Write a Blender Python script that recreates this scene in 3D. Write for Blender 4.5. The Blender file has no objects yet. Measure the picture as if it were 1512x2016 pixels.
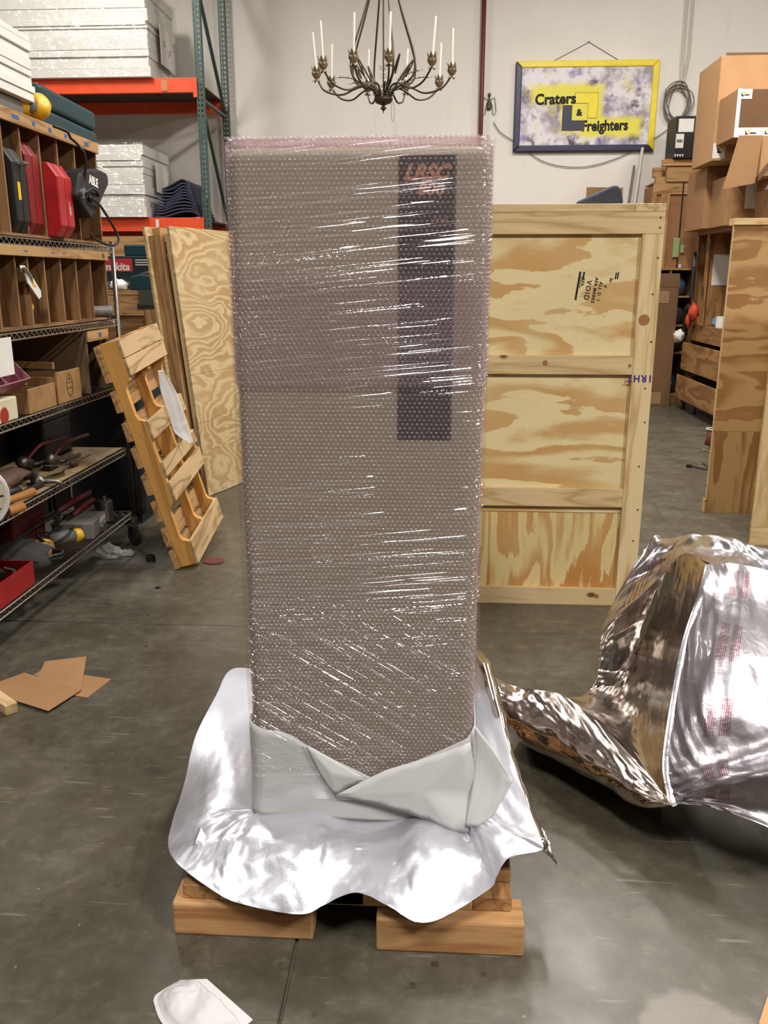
import bpy, bmesh, math, random
import numpy as np
from mathutils import Vector, Matrix, Euler, noise as mnoise

S = bpy.context.scene
COL = S.collection
R = math.radians
rnd = random.Random(7)

# ---------------------------------------------------------------- camera, world, lamps, exposure
cam_d = bpy.data.cameras.new('camera')
cam_d.sensor_fit = 'VERTICAL'; cam_d.sensor_height = 36.0; cam_d.lens = 36.0*1690/2016
cam_d.clip_start = 0.05
cam = bpy.data.objects.new('camera', cam_d); COL.objects.link(cam)
cam.location = (0, 0, 1.5)
cam.rotation_euler = (R(90-15.2), 0, R(3.4))
S.camera = cam

w = bpy.data.worlds.new('world'); S.world = w; w.use_nodes = True
w.node_tree.nodes['Background'].inputs[0].default_value = (0.9, 0.92, 1.0, 1)
w.node_tree.nodes['Background'].inputs[1].default_value = 0.02

S.view_settings.view_transform = 'Standard'; S.view_settings.look = 'None'
S.view_settings.gamma = 1.0; S.view_settings.use_curve_mapping = False
S.view_settings.exposure = 0.0
S.cycles.use_denoising = True
S.cycles.max_bounces = 8; S.cycles.transparent_max_bounces = 24
S.cycles.caustics_reflective = False; S.cycles.caustics_refractive = False
S.cycles.sample_clamp_indirect = 6

def lamp(x, y, z, sx, sy, watts, col=(1.0, 0.972, 0.93)):
    d = bpy.data.lights.new('high_bay_lamp', 'AREA'); d.shape = 'RECTANGLE'
    d.size = sx; d.size_y = sy; d.energy = watts; d.color = col
    o = bpy.data.objects.new('high_bay_lamp', d); COL.objects.link(o); o.location = (x, y, z)
    return o
# rows of ceiling high-bay fixtures (the shop's own lamps)
LZ = 5.75
for x, y, e in ((-0.5, -1.5, 300), (4.2, -1.3, 440), (-4.2, -1.4, 45), (1.2, 4.7, 230), (5.2, 4.4, 170), (-4.4, 3.9, 45),
                (1.4, 7.8, 190), (5.0, 7.8, 135), (-3.6, 7.8, 195)):
    lamp(x, y, LZ, 0.45, 1.25, e)

# ---------------------------------------------------------------- mesh helpers
class MB:
    def __init__(s): s.v = []; s.f = []; s.uv = None; s.smooth = False
    def _add(s, vs, fs):
        o = len(s.v); s.v += [tuple(v) for v in vs]; s.f += [tuple(i+o for i in f) for f in fs]; return s
    def box(s, x0, x1, y0, y1, z0, z1, M=None):
        vs = [Vector(p) for p in ((x0,y0,z0),(x1,y0,z0),(x1,y1,z0),(x0,y1,z0),(x0,y0,z1),(x1,y0,z1),(x1,y1,z1),(x0,y1,z1))]
        if M is not None: vs = [M @ v for v in vs]
        return s._add(vs, ((0,3,2,1),(4,5,6,7),(0,1,5,4),(1,2,6,5),(2,3,7,6),(3,0,4,7)))
    def bar(s, p0, p1, wx, wy, up=(0,0,1)):
        a = Vector(p0); b = Vector(p1); d = b-a; L = d.length; d.normalize()
        u = Vector(up)
        if abs(d.dot(u)) > .98: u = Vector((1,0,0))
        x = d.cross(u).normalized(); y = x.cross(d).normalized()
        M = Matrix((x, y, d)).transposed().to_4x4(); M.translation = a
        return s.box(-wx/2, wx/2, -wy/2, wy/2, 0, L, M)
    def prism(s, poly, h0, h1, M=None):
        n = len(poly)
        vs = [Vector((x,y,h0)) for x,y in poly]+[Vector((x,y,h1)) for x,y in poly]
        if M is not None: vs = [M @ v for v in vs]
        fs = [tuple(range(n-1,-1,-1)), tuple(range(n,2*n))]+[(i,(i+1)%n,(i+1)%n+n,i+n) for i in range(n)]
        return s._add(vs, fs)
    def tube(s, pts, r, n=8, closed=False):
        pts = [Vector(p) for p in pts]; m = len(pts)
        rs = r if isinstance(r, (list, tuple)) else [r]*m
        vs = []; px = None
        for i, p in enumerate(pts):
            a = pts[i-1] if (i > 0 or closed) else p; b = pts[(i+1) % m] if (i < m-1 or closed) else p
            t = (b-a)
            if t.length < 1e-9: t = Vector((0,0,1))
            t.normalize()
            if px is None:
                px = t.orthogonal().normalized()
            px = (px - t*px.dot(t))
            px = px.normalized() if px.length > 1e-6 else t.orthogonal().normalized()
            py = t.cross(px)
            for k in range(n):
                c = math.cos(2*math.pi*k/n); q = math.sin(2*math.pi*k/n)
                vs.append(p+(px*c+py*q)*rs[i])
        fs = []
        for i in range(m if closed else m-1):
            j = (i+1) % m
            for k in range(n):
                l = (k+1) % n; fs.append((i*n+k, i*n+l, j*n+l, j*n+k))
        if not closed: fs += [tuple(range(n-1,-1,-1)), tuple((m-1)*n+k for k in range(n))]
        return s._add(vs, fs)
    def cyl(s, p0, p1, r0, r1=None, n=14): return s.tube([p0, p1], [r0, r0 if r1 is None else r1], n)
    def lathe(s, prof, n=18, c=(0,0,0), M=None):
        m = len(prof); vs = []
        for r_, z in prof:
            for k in range(n):
                a = 2*math.pi*k/n; vs.append(Vector((r_*math.cos(a), r_*math.sin(a), z)))
        if M is not None: vs = [M @ v for v in vs]
        vs = [v+Vector(c) for v in vs]
        fs = [(i*n+k, i*n+(k+1)%n, (i+1)*n+(k+1)%n, (i+1)*n+k) for i in range(m-1) for k in range(n)]
        fs += [tuple(range(n-1,-1,-1)), tuple((m-1)*n+k for k in range(n))]
        return s._add(vs, fs)
    def blob(s, c, r, seed=0, amp=.25, fr=1.6, n=14, m=9, flat=None):
        c = Vector(c); rx, ry, rz = r; vs = []
        for i in range(m+1):
            th = math.pi*i/m
            for k in range(n):
                a = 2*math.pi*k/n
                d = Vector((math.sin(th)*math.cos(a), math.sin(th)*math.sin(a), math.cos(th)))
                q = 1+amp*mnoise.noise(d*fr+Vector((seed*3.1, seed*1.7, seed)))+amp*.5*abs(mnoise.noise(d*fr*2.7+Vector((seed, 5, seed*2.))))
                p = Vector((d.x*rx*q, d.y*ry*q, d.z*rz*q))
                if flat is not None: p.z = max(p.z, flat)
                vs.append(c+p)
        fs = [(i*n+k, (i+1)*n+k, (i+1)*n+(k+1)%n, i*n+(k+1)%n) for i in range(m) for k in range(n)]
        return s._add(vs, fs)
    def grid(s, P, uv=True):
        P = np.asarray(P); a, b, _ = P.shape
        o = len(s.v); s.v += [tuple(p) for p in P.reshape(-1, 3)]
        s.f += [(o+i*b+j, o+i*b+j+1, o+(i+1)*b+j+1, o+(i+1)*b+j) for i in range(a-1) for j in range(b-1)]
        if uv:
            U = [(j/(b-1), i/(a-1)) for i in range(a) for j in range(b)]
            s.uv = (s.uv or []) + U
        return s
    def build(s, name, mat, parent=None, smooth=False, bevel=0, loc=None, seg=2, solid=0):
        me = bpy.data.meshes.new(name); me.from_pydata(s.v, [], s.f)
        if s.uv and len(s.uv) == len(s.v):
            l = me.uv_layers.new(name='UVMap'); li = np.empty(len(me.loops), 'i'); me.loops.foreach_get('vertex_index', li)
            l.data.foreach_set('uv', np.asarray(s.uv, 'f')[li].ravel())
        me.update()
        bm = bmesh.new(); bm.from_mesh(me); bmesh.ops.recalc_face_normals(bm, faces=bm.faces); bm.to_mesh(me); bm.free()
        if smooth: me.polygons.foreach_set('use_smooth', [True]*len(me.polygons))
        o = bpy.data.objects.new(name, me); COL.objects.link(o)
        for m in (mat if isinstance(mat, (list, tuple)) else [mat]): me.materials.append(m)
        if parent is not None: o.parent = parent
        if loc is not None: o.location = loc
        if bevel:
            b = o.modifiers.new('bevel', 'BEVEL'); b.width = bevel; b.segments = seg; b.limit_method = 'ANGLE'; b.angle_limit = R(40)
        if solid:
            b = o.modifiers.new('solid', 'SOLIDIFY'); b.thickness = solid; b.offset = 0
        return o

def tag(o, label=None, cat=None, group=None, kind=None):
    if label: o['label'] = label
    if cat: o['category'] = cat
    if group: o['group'] = group
    if kind: o['kind'] = kind
    return o
def thing(name, label, cat, loc=(0,0,0), rot=(0,0,0), group=None):
    o = bpy.data.objects.new(name, None); COL.objects.link(o); o.empty_display_size = .1
    o.location = loc; o.rotation_euler = rot
    return tag(o, label, cat, group)
def single(name, mb, mat, label, cat, loc=(0,0,0), rot=(0,0,0), group=None, **k):
    o = mb.build(name, mat, None, **k); o.location = loc; o.rotation_euler = rot
    return tag(o, label, cat, group)
def dup(root, loc=None, rot=None, label=None):
    r = root.copy(); COL.objects.link(r)
    if loc is not None: r.location = loc
    if rot is not None: r.rotation_euler = rot
    if label: r['label'] = label
    for ch in list(root.children):
        c = ch.copy(); COL.objects.link(c); c.parent = r
        for g in ch.children:
            d = g.copy(); COL.objects.link(d); d.parent = c
    return r
def text(name, body, size, mat, parent, loc, rot=(R(90),0,0), shear=0, bold=0, ext=.0006, xs=1.0, align='CENTER', space=1.0):
    cu = bpy.data.curves.new(name, 'FONT'); cu.body = body; cu.size = size; cu.shear = shear; cu.offset = bold
    cu.extrude = ext; cu.align_x = align; cu.align_y = 'CENTER'; cu.space_character = space; cu.resolution_u = 3
    t = bpy.data.objects.new(name+'_c', cu); COL.objects.link(t)
    dg = bpy.context.evaluated_depsgraph_get(); dg.update()
    me = bpy.data.meshes.new_from_object(t.evaluated_get(dg)); me.name = name
    bpy.data.objects.remove(t); bpy.data.curves.remove(cu)
    o = bpy.data.objects.new(name, me); COL.objects.link(o); me.materials.clear(); me.materials.append(mat)
    o.parent = parent; o.location = loc; o.rotation_euler = rot; o.scale = (xs, 1, 1)
    return o
FX = (R(90), 0, R(90))      # writing on a face that looks along +X

# ---------------------------------------------------------------- materials
def lin(c):
    return tuple(((x/255)/12.92 if x/255 <= .04045 else ((x/255+.055)/1.055)**2.4) for x in c)+(1,)
class NT:
    def __init__(s, name):
        s.m = bpy.data.materials.new(name); s.m.use_nodes = True; s.t = s.m.node_tree; s.t.nodes.clear()
        s.out = s.n('ShaderNodeOutputMaterial')
    def n(s, typ, **k):
        q = s.t.nodes.new(typ)
        for a, b in k.items(): setattr(q, a, b)
        return q
    def l(s, a, b): s.t.links.new(a, b)
    def val(s, sock, v):
        if hasattr(v, 'is_output'): s.l(v, sock)
        else: sock.default_value = v
    def coord(s, scale=(1,1,1), rot=(0,0,0), loc=(0,0,0), kind='Object', rand=True):
        tc = s.n('ShaderNodeTexCoord'); mp = s.n('ShaderNodeMapping')
        mp.inputs['Scale'].default_value = scale; mp.inputs['Rotation'].default_value = rot; mp.inputs['Location'].default_value = loc
        src = tc.outputs[kind]
        if rand:
            oi = s.n('ShaderNodeObjectInfo'); mul = s.n('ShaderNodeVectorMath', operation='SCALE'); mul.inputs[0].default_value = (13.7, 7.3, 9.1)
            s.l(oi.outputs['Random'], mul.inputs['Scale']); ad = s.n('ShaderNodeVectorMath', operation='ADD')
            s.l(src, ad.inputs[0]); s.l(mul.outputs[0], ad.inputs[1]); src = ad.outputs[0]
        s.l(src, mp.inputs['Vector']); return mp.outputs[0]
    def noise(s, vec, scale=5, detail=4, rough=.55, dist=0):
        q = s.n('ShaderNodeTexNoise'); s.l(vec, q.inputs['Vector']); q.inputs['Scale'].default_value = scale
        q.inputs['Detail'].default_value = detail; q.inputs['Roughness'].default_value = rough; q.inputs['Distortion'].default_value = dist
        return q.outputs[0]
    def ramp(s, fac, stops, interp='LINEAR'):
        q = s.n('ShaderNodeValToRGB'); q.color_ramp.interpolation = interp; e = q.color_ramp.elements
        while len(e) < len(stops): e.new(.5)
        for a, (p, c) in zip(e, stops):
            a.position = p; a.color = c if isinstance(c, tuple) else (c, c, c, 1)
        s.val(q.inputs[0], fac); return q.outputs[0]
    def math(s, op, a, b=0.0, c=None):
        q = s.n('ShaderNodeMath', operation=op); s.val(q.inputs[0], a); s.val(q.inputs[1], b)
        if c is not None: s.val(q.inputs[2], c)
        return q.outputs[0]
    def mix(s, fac, a, b, mode='MIX'):
        q = s.n('ShaderNodeMix', data_type='RGBA', blend_type=mode); s.val(q.inputs['Factor'], fac)
        s.val(q.inputs[6], a); s.val(q.inputs[7], b); return q.outputs[2]
    def bump(s, h, strength=.3, dist=.01):
        q = s.n('ShaderNodeBump'); q.inputs['Strength'].default_value = strength; q.inputs['Distance'].default_value = dist
        s.l(h, q.inputs['Height']); return q.outputs[0]
    def bsdf(s, col, rough=.6, metal=0, normal=None, spec=.5, **k):
        q = s.n('ShaderNodeBsdfPrincipled'); s.val(q.inputs['Base Color'], col); s.val(q.inputs['Roughness'], rough)
        q.inputs['Metallic'].default_value = metal; q.inputs['Specular IOR Level'].default_value = spec
        for a, b in k.items(): s.val(q.inputs[a], b)
        if normal is not None: s.l(normal, q.inputs['Normal'])
        return q.outputs[0]
    def done(s, sh): s.l(sh, s.out.inputs[0]); return s.m
_mc = {}
def paint(rgb, rough=.55, metal=0, var=.10, scale=9, bump=0, spec=.5, bscale=120):
    key = (rgb, rough, metal, var, scale, bump, spec)
    if key in _mc: return _mc[key]
    N = NT('surface_%d_%d_%d' % rgb); v = N.coord()
    c = lin(rgb)
    a = tuple(max(0, x*(1-var*1.6)) for x in c[:3])+(1,); b = tuple(min(1, x*(1+var)) for x in c[:3])+(1,)
    col = N.ramp(N.noise(v, scale, 5, .6), [(.3, a), (.7, b)])
    nm = N.bump(N.noise(v, bscale, 2), bump, .002) if bump else None
    _mc[key] = N.done(N.bsdf(col, rough, metal, nm, spec)); return _mc[key]
def board(axis='X', light=(222,190,140), dark=(188,146,92), rough=.6, knots=True, k=''):
    key = ('board', axis, light, dark, k)
    if key in _mc: return _mc[key]
    N = NT('sawn_wood_'+axis.lower())
    sc = {'X': (.9, 9, 9), 'Y': (9, .9, 9), 'Z': (9, 9, .9)}[axis]
    v = N.coord(sc)
    n1 = N.noise(v, 1.1, 3, .5, .6)
    rings = N.math('PINGPONG', N.math('MULTIPLY', n1, 9.0), 1.0)
    fine = N.noise(N.coord(tuple(x*6 for x in sc)), 3, 3, .6)
    col = N.ramp(rings, [(.0, lin(dark)), (.45, lin(light)), (1, lin(tuple(min(255, int(x*1.04)) for x in light)))])
    col = N.mix(N.math('MULTIPLY', fine, .35), col, lin(tuple(int(x*.8) for x in dark)))
    tone = N.noise(N.coord((1,1,1)), 2.2, 2)
    col = N.mix(N.ramp(tone, [(.4, 0.0), (.75, .35)]), col, lin(tuple(int(x*.86) for x in light)))
    if knots:
        vo = N.n('ShaderNodeTexVoronoi'); N.l(N.coord({'X': (3, 5, 5), 'Y': (5, 3, 5), 'Z': (5, 5, 3)}[axis]), vo.inputs['Vector']); vo.inputs['Scale'].default_value = 1.0
        col = N.mix(N.ramp(vo.outputs['Distance'], [(.045, 1.0), (.085, 0.0)]), col, lin((112,74,40)))
    _mc[key] = N.done(N.bsdf(col, rough, 0, N.bump(fine, .15, .003), .3)); return _mc[key]
def ply(axis='X', plane='XZ', light=(232,208,148), dark=(205,158,92), scale=1.0, bands=5.0, off=0.0, soft=.12, stretch=4.0, k=''):
    key = ('ply', axis, plane, light, dark, scale, bands, off, stretch, k)
    if key in _mc: return _mc[key]
    N = NT('plywood_'+axis.lower())
    a = 1.0; b = stretch
    sc = {'X': (a, b, b), 'Y': (b, a, b), 'Z': (b, b, a)}[axis]
    sc = tuple(x*scale for x in sc)
    v = N.coord(sc, loc=(off, off*.7, off*1.3), rand=False)
    n1 = N.noise(v, 1.0, 5, .42, .35)
    fr = N.math('FRACT', N.math('MULTIPLY', n1, bands))
    fib = N.noise(N.coord(tuple(x*9 for x in sc), rand=False), 3, 4, .65)
    f2 = N.math('ADD', fr, N.math('MULTIPLY', N.math('SUBTRACT', fib, .5), .22))
    md = tuple(int(light[i]*.55+dark[i]*.45) for i in range(3))
    col = N.ramp(f2, [(0.0, lin(dark)), (.30, lin(dark)), (.30+soft*.4, lin(light)), (.62, lin(light)), (.8, lin(md)), (1, lin(dark))])
    big = N.noise(N.coord((1,1,1), rand=False, loc=(off, 2, 1)), 2.2, 3)
    col = N.mix(N.ramp(big, [(.4, 0.0), (.7, .45)]), col, lin(tuple(int(x*.93) for x in light)))
    col = N.mix(N.math('MULTIPLY', fib, .18), col, lin(tuple(int(x*.8) for x in dark)))
    _mc[key] = N.done(N.bsdf(col, .62, 0, N.bump(fib, .08, .002), .3)); return _mc[key]
# ---------------------------------------------------------------- the room
def m_floor():
    N = NT('concrete_floor'); v = N.coord((1,1,1), rand=False)
    big = N.noise(v, .9, 4, .55, .4); mid = N.noise(v, 4.5, 6, .62, .3); fine = N.noise(v, 60, 4, .6)
    c = N.ramp(mid, [(.25, lin(82, ) if False else lin((68,64,54))), (.5, lin((90,86,74))), (.75, lin((106,101,88)))])
    c = N.mix(N.ramp(big, [(.35, .55), (.65, 0.0)]), c, lin((84,75,56)))
    c = N.mix(N.math('MULTIPLY', fine, .25), c, lin((62,58,50)))
    g2 = N.noise(N.coord((1,1,1), loc=(7,1,3), rand=False), 17, 5, .7, .2)
    c = N.mix(N.ramp(g2, [(.42, .45), (.56, 0.0)]), c, lin((66,61,51)))
    c = N.mix(N.ramp(g2, [(.58, 0.0), (.72, .4)]), c, lin((124,117,102)))
    st = N.noise(N.coord((1,1,1), loc=(4,9,2), rand=False), 7, 5, .7, .5)
    c = N.mix(N.ramp(st, [(.60, 0.0), (.70, .6)]), c, lin((52,47,39)))
    vo = N.n('ShaderNodeTexVoronoi'); N.l(v, vo.inputs['Vector']); vo.inputs['Scale'].default_value = 16; vo.inputs['Randomness'].default_value = 1
    cl = N.noise(v, 2.0, 2)
    sp = N.math('MULTIPLY', N.ramp(vo.outputs['Distance'], [(.035, 1.0), (.06, 0.0)]), N.ramp(cl, [(.5, 0.0), (.62, .8)]))
    c = N.mix(sp, c, lin((186,176,158)))
    sc_ = N.n('ShaderNodeTexNoise'); N.l(N.coord((2.2, 26, 1), (0,0,R(24)), rand=False), sc_.inputs['Vector']); sc_.inputs['Scale'].default_value = 2.0; sc_.inputs['Detail'].default_value = 3
    c = N.mix(N.ramp(sc_.outputs[0], [(.66, 0.0), (.72, .35)]), c, lin((150,143,128)))
    vd = N.n('ShaderNodeTexVoronoi'); N.l(N.coord((1,1,1), loc=(3,3,0), rand=False), vd.inputs['Vector']); vd.inputs['Scale'].default_value = 7
    c = N.mix(N.math('MULTIPLY', N.ramp(vd.outputs['Distance'], [(.05, .7), (.09, 0.0)]), N.ramp(g2, [(.45, 0.0), (.55, 1.0)])), c, lin((38,34,28)))
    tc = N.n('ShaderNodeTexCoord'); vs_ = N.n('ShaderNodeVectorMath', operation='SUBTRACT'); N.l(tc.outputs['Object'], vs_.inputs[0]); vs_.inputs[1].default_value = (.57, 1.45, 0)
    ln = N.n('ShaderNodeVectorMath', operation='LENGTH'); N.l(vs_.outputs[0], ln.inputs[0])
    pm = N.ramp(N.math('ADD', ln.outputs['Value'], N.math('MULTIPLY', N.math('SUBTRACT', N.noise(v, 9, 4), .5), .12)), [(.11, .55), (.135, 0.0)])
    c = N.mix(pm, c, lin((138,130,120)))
    r = N.ramp(mid, [(.3, .30), (.7, .50)])
    return N.done(N.bsdf(c, r, 0, N.bump(fine, .10, .004), .5))
def m_wall():
    N = NT('painted_wall'); v = N.coord(rand=False)
    c = N.ramp(N.noise(v, .8, 4, .6), [(.3, lin((212,205,195))), (.7, lin((222,215,206)))])
    d = N.noise(N.coord((3,3,.6), rand=False), 2.2, 6, .7)
    c = N.mix(N.ramp(d, [(.60, 0.0), (.78, .35)]), c, lin((176,163,146)))
    return N.done(N.bsdf(c, .75, 0, N.bump(N.noise(v, 45, 3), .12, .004), .3))
M_WALL = m_wall(); M_FLOOR = m_floor()
WY = 11.4
def struct(name, mb, m): o = mb.build(name, m); o['kind'] = 'structure'; return o
fl = struct('floor', MB().box(-7.2, 8.2, -7.2, WY+.2, -.25, -.012), paint((116,110,98), .8))
XS = (-7.0, -3.905, -.305, 3.9, 8.0); YS = (-7.0, -3.6, -.06, 3.53, 7.1, WY)
for i in range(4):
    for j in range(5):
        b = MB().box(XS[i]+.003, XS[i+1]-.003, YS[j]+.003, YS[j+1]-.003, -.012, 0)
        b.build('slab', M_FLOOR, fl, bevel=.003, seg=1)
struct('wall_back', MB().box(-7.2, 8.2, WY, WY+.2, 0, 6.6), M_WALL)
struct('wall_left', MB().box(-7.2, -7.0, -7.0, WY, 0, 6.6), paint((150,144,134), .8))
struct('wall_right', MB().box(8.0, 8.2, -7.0, WY, 0, 6.6), paint((150,144,134), .8))
struct('wall_front', MB().box(-7.2, 8.2, -7.2, -7.0, 0, 6.6), paint((110,104,96), .8))
struct('ceiling', MB().box(-7.2, 8.2, -7.2, WY+.2, 6.6, 6.7), paint((168,164,158), .8))

# ---------------------------------------------------------------- shared materials
PINE_X = board('X', (226,198,150), (196,158,106), k='pine'); PINE_Z = board('Z', (226,198,150), (196,158,106), k='pine'); PINE_Y = board('Y', (226,198,150), (196,158,106), k='pine')
FIR_X = board('X', (205,158,108), (168,116,70), k='fir'); FIR_Y = board('Y', (196,150,100), (150,104,62), k='fir')
OLD_X = board('X', (186,146,98), (140,102,62), k='old'); OLD_Y = board('Y', (186,146,98), (140,102,62), k='old'); OLD_Z = board('Z', (186,146,98), (140,102,62), k='old')
DIM_X = board('X', (150,112,74), (108,76,46), knots=False, k='dim'); DIM_Y = board('Y', (150,112,74), (108,76,46), knots=False, k='dim'); DIM_Z = board('Z', (150,112,74), (108,76,46), knots=False, k='dim')
CHROME = paint((196,192,184), .28, 1.0, .05)
STEEL = paint((120,118,112), .4, .9, .1); BLACK = paint((22,21,21), .5, 0, .1); RUBBER = paint((28,27,26), .7, 0, .15)
CARD = paint((166,126,88), .8, 0, .07, 3, .08, .2); CARD_D = paint((118,88,62), .85, 0, .07, 3, .08, .2); CARD_L = paint((188,146,104), .8, 0, .06, 3, .08, .2)
PAPER = paint((220,216,208), .7, 0, .04); WHITE = paint((232,228,220), .6, 0, .04)
RED = paint((170,28,32), .42, 0, .12); DRED = paint((92,22,24), .55, 0, .2); NAVY = paint((34,36,58), .7, 0, .2); TEAL = paint((8,52,58), .5, 0, .1)
YELLOW = paint((226,176,32), .45, 0, .08); GREYP = paint((104,102,98), .55, 0, .12); BLUET = paint((58,92,150), .7, 0, .1)
INK = paint((26,22,24), .8, 0, .05); REDINK = paint((150,44,54), .7, 0, .05); PURPLE = paint((62,44,128), .7, 0, .05)

# ---------------------------------------------------------------- film and foil materials
def m_film(name, tint, col, fac, rough, bump=None, metal=0, spec=.5):
    N = NT(name); tr = N.n('ShaderNodeBsdfTransparent'); tr.inputs[0].default_value = tint
    b = N.bsdf(col(N) if callable(col) else col, rough, metal, bump(N) if bump else None, spec)
    mx = N.n('ShaderNodeMixShader'); N.val(mx.inputs[0], fac(N) if callable(fac) else fac)
    N.l(tr.outputs[0], mx.inputs[1]); N.l(b, mx.inputs[2]); return N.done(mx.outputs[0])
def edge_fac(lo, hi):
    def f(N):
        lw = N.n('ShaderNodeLayerWeight'); lw.inputs[0].default_value = .5
        return N.math('ADD', lo, N.math('MULTIPLY', N.math('POWER', lw.outputs['Facing'], 3.0), hi))
    return f
def pink_col(N):
    lw = N.n('ShaderNodeLayerWeight'); lw.inputs[0].default_value = .5
    return N.mix(N.math('POWER', lw.outputs['Facing'], 2.0), lin((214,190,194)), lin((226,158,186)))
PINK_SHEET = m_film('pink_bubble_film', (.988,.962,.972,1), pink_col, edge_fac(.065, .65), .25)
def m_bubbles():
    N = NT('pink_bubbles'); tr = N.n('ShaderNodeBsdfTransparent'); tr.inputs[0].default_value = (.99,.970,.978,1)
    b = N.bsdf(lin((216,194,200)), .4); m1 = N.n('ShaderNodeMixShader'); N.val(m1.inputs[0], edge_fac(.08, .3)(N)); N.l(tr.outputs[0], m1.inputs[1]); N.l(b, m1.inputs[2])
    g = N.n('ShaderNodeBsdfGlossy'); g.inputs['Roughness'].default_value = .16; m2 = N.n('ShaderNodeMixShader'); N.val(m2.inputs[0], .10)
    N.l(m1.outputs[0], m2.inputs[1]); N.l(g.outputs[0], m2.inputs[2]); return N.done(m2.outputs[0])
PINK_BUB = m_bubbles()
WHITE_FOAM = m_film('white_foam_sheet', (.9,.9,.9,1), lin((226,224,223)), .80, .7)
def aniso(N, deg, sc, loc):
    v = N.coord((1,1,1), (0, R(deg), 0), loc=loc, rand=False); mp = N.n('ShaderNodeMapping'); mp.inputs['Scale'].default_value = sc; N.l(v, mp.inputs['Vector']); return mp.outputs[0]
def streak(N):
    a = aniso(N, 5.5, (1.6, 1.6, 105), (0,0,0)); h1 = N.ramp(N.noise(a, 1.0, 1, .4), [(.50, 0.0), (.72, 1.0)])
    m1 = N.ramp(N.noise(N.coord((2,2,3.0), loc=(3,1,7), rand=False), 1.0, 2), [(.38, 0.0), (.60, 1.0)])
    b = aniso(N, -31, (1.2, 1.2, 110), (2,5,1)); h2 = N.ramp(N.noise(b, 1.0, 1, .4), [(.48, 0.0), (.72, 1.0)])
    tc = N.n('ShaderNodeTexCoord'); sp = N.n('ShaderNodeSeparateXYZ'); N.l(tc.outputs['Object'], sp.inputs[0])
    m2 = N.ramp(N.math('ABSOLUTE', N.math('SUBTRACT', sp.outputs[2], .36)), [(.10, 1.0), (.24, 0.0)])
    h = N.math('ADD', N.math('MULTIPLY', N.math('MULTIPLY', h1, m1), N.math('SUBTRACT', 1.0, N.math('MULTIPLY', m2, .6))), N.math('MULTIPLY', h2, m2))
    w_ = N.noise(N.coord((7,7,7), loc=(1,4,9), rand=False), 1.0, 2)
    h = N.math('ADD', h, N.math('MULTIPLY', w_, .5))
    cr = N.noise(N.coord((60,60,75), loc=(3,3,3), rand=False), 1.0, 3, .6, 1.0); cm = N.ramp(N.noise(N.coord((4,4,5), loc=(8,2,6), rand=False), 1.0, 2), [(.50, 0.0), (.68, .34)])
    h = N.math('ADD', h, N.math('MULTIPLY', cr, cm))
    return N.bump(h, 1.0, .0065)
def film_fac(N):
    fr = N.n('ShaderNodeFresnel'); fr.inputs[0].default_value = 1.45
    return N.math('ADD', N.math('MULTIPLY', fr.outputs[0], .6), .05)
N_ = NT('stretch_film'); tr = N_.n('ShaderNodeBsdfTransparent'); tr.inputs[0].default_value = (.985,.985,.985,1)
gl = N_.n('ShaderNodeBsdfGlossy'); gl.inputs['Roughness'].default_value = .10; gl.inputs[0].default_value = (1,1,1,1); N_.l(streak(N_), gl.inputs['Normal'])
mx = N_.n('ShaderNodeMixShader'); N_.val(mx.inputs[0], .13); N_.l(tr.outputs[0], mx.inputs[1]); N_.l(gl.outputs[0], mx.inputs[2]); STRETCH = N_.done(mx.outputs[0])
N_ = NT('clear_poly_wrap'); tr = N_.n('ShaderNodeBsdfTransparent'); gl = N_.n('ShaderNodeBsdfGlossy'); gl.inputs['Roughness'].default_value = .12
N_.l(N_.bump(N_.noise(N_.coord((5,5,9), rand=False), 1.5, 3, .55, 1.5), 1.0, .05), gl.inputs['Normal'])
mx = N_.n('ShaderNodeMixShader'); mx.inputs[0].default_value = .16; N_.l(tr.outputs[0], mx.inputs[1]); N_.l(gl.outputs[0], mx.inputs[2]); CLEAR = N_.done(mx.outputs[0])

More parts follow.
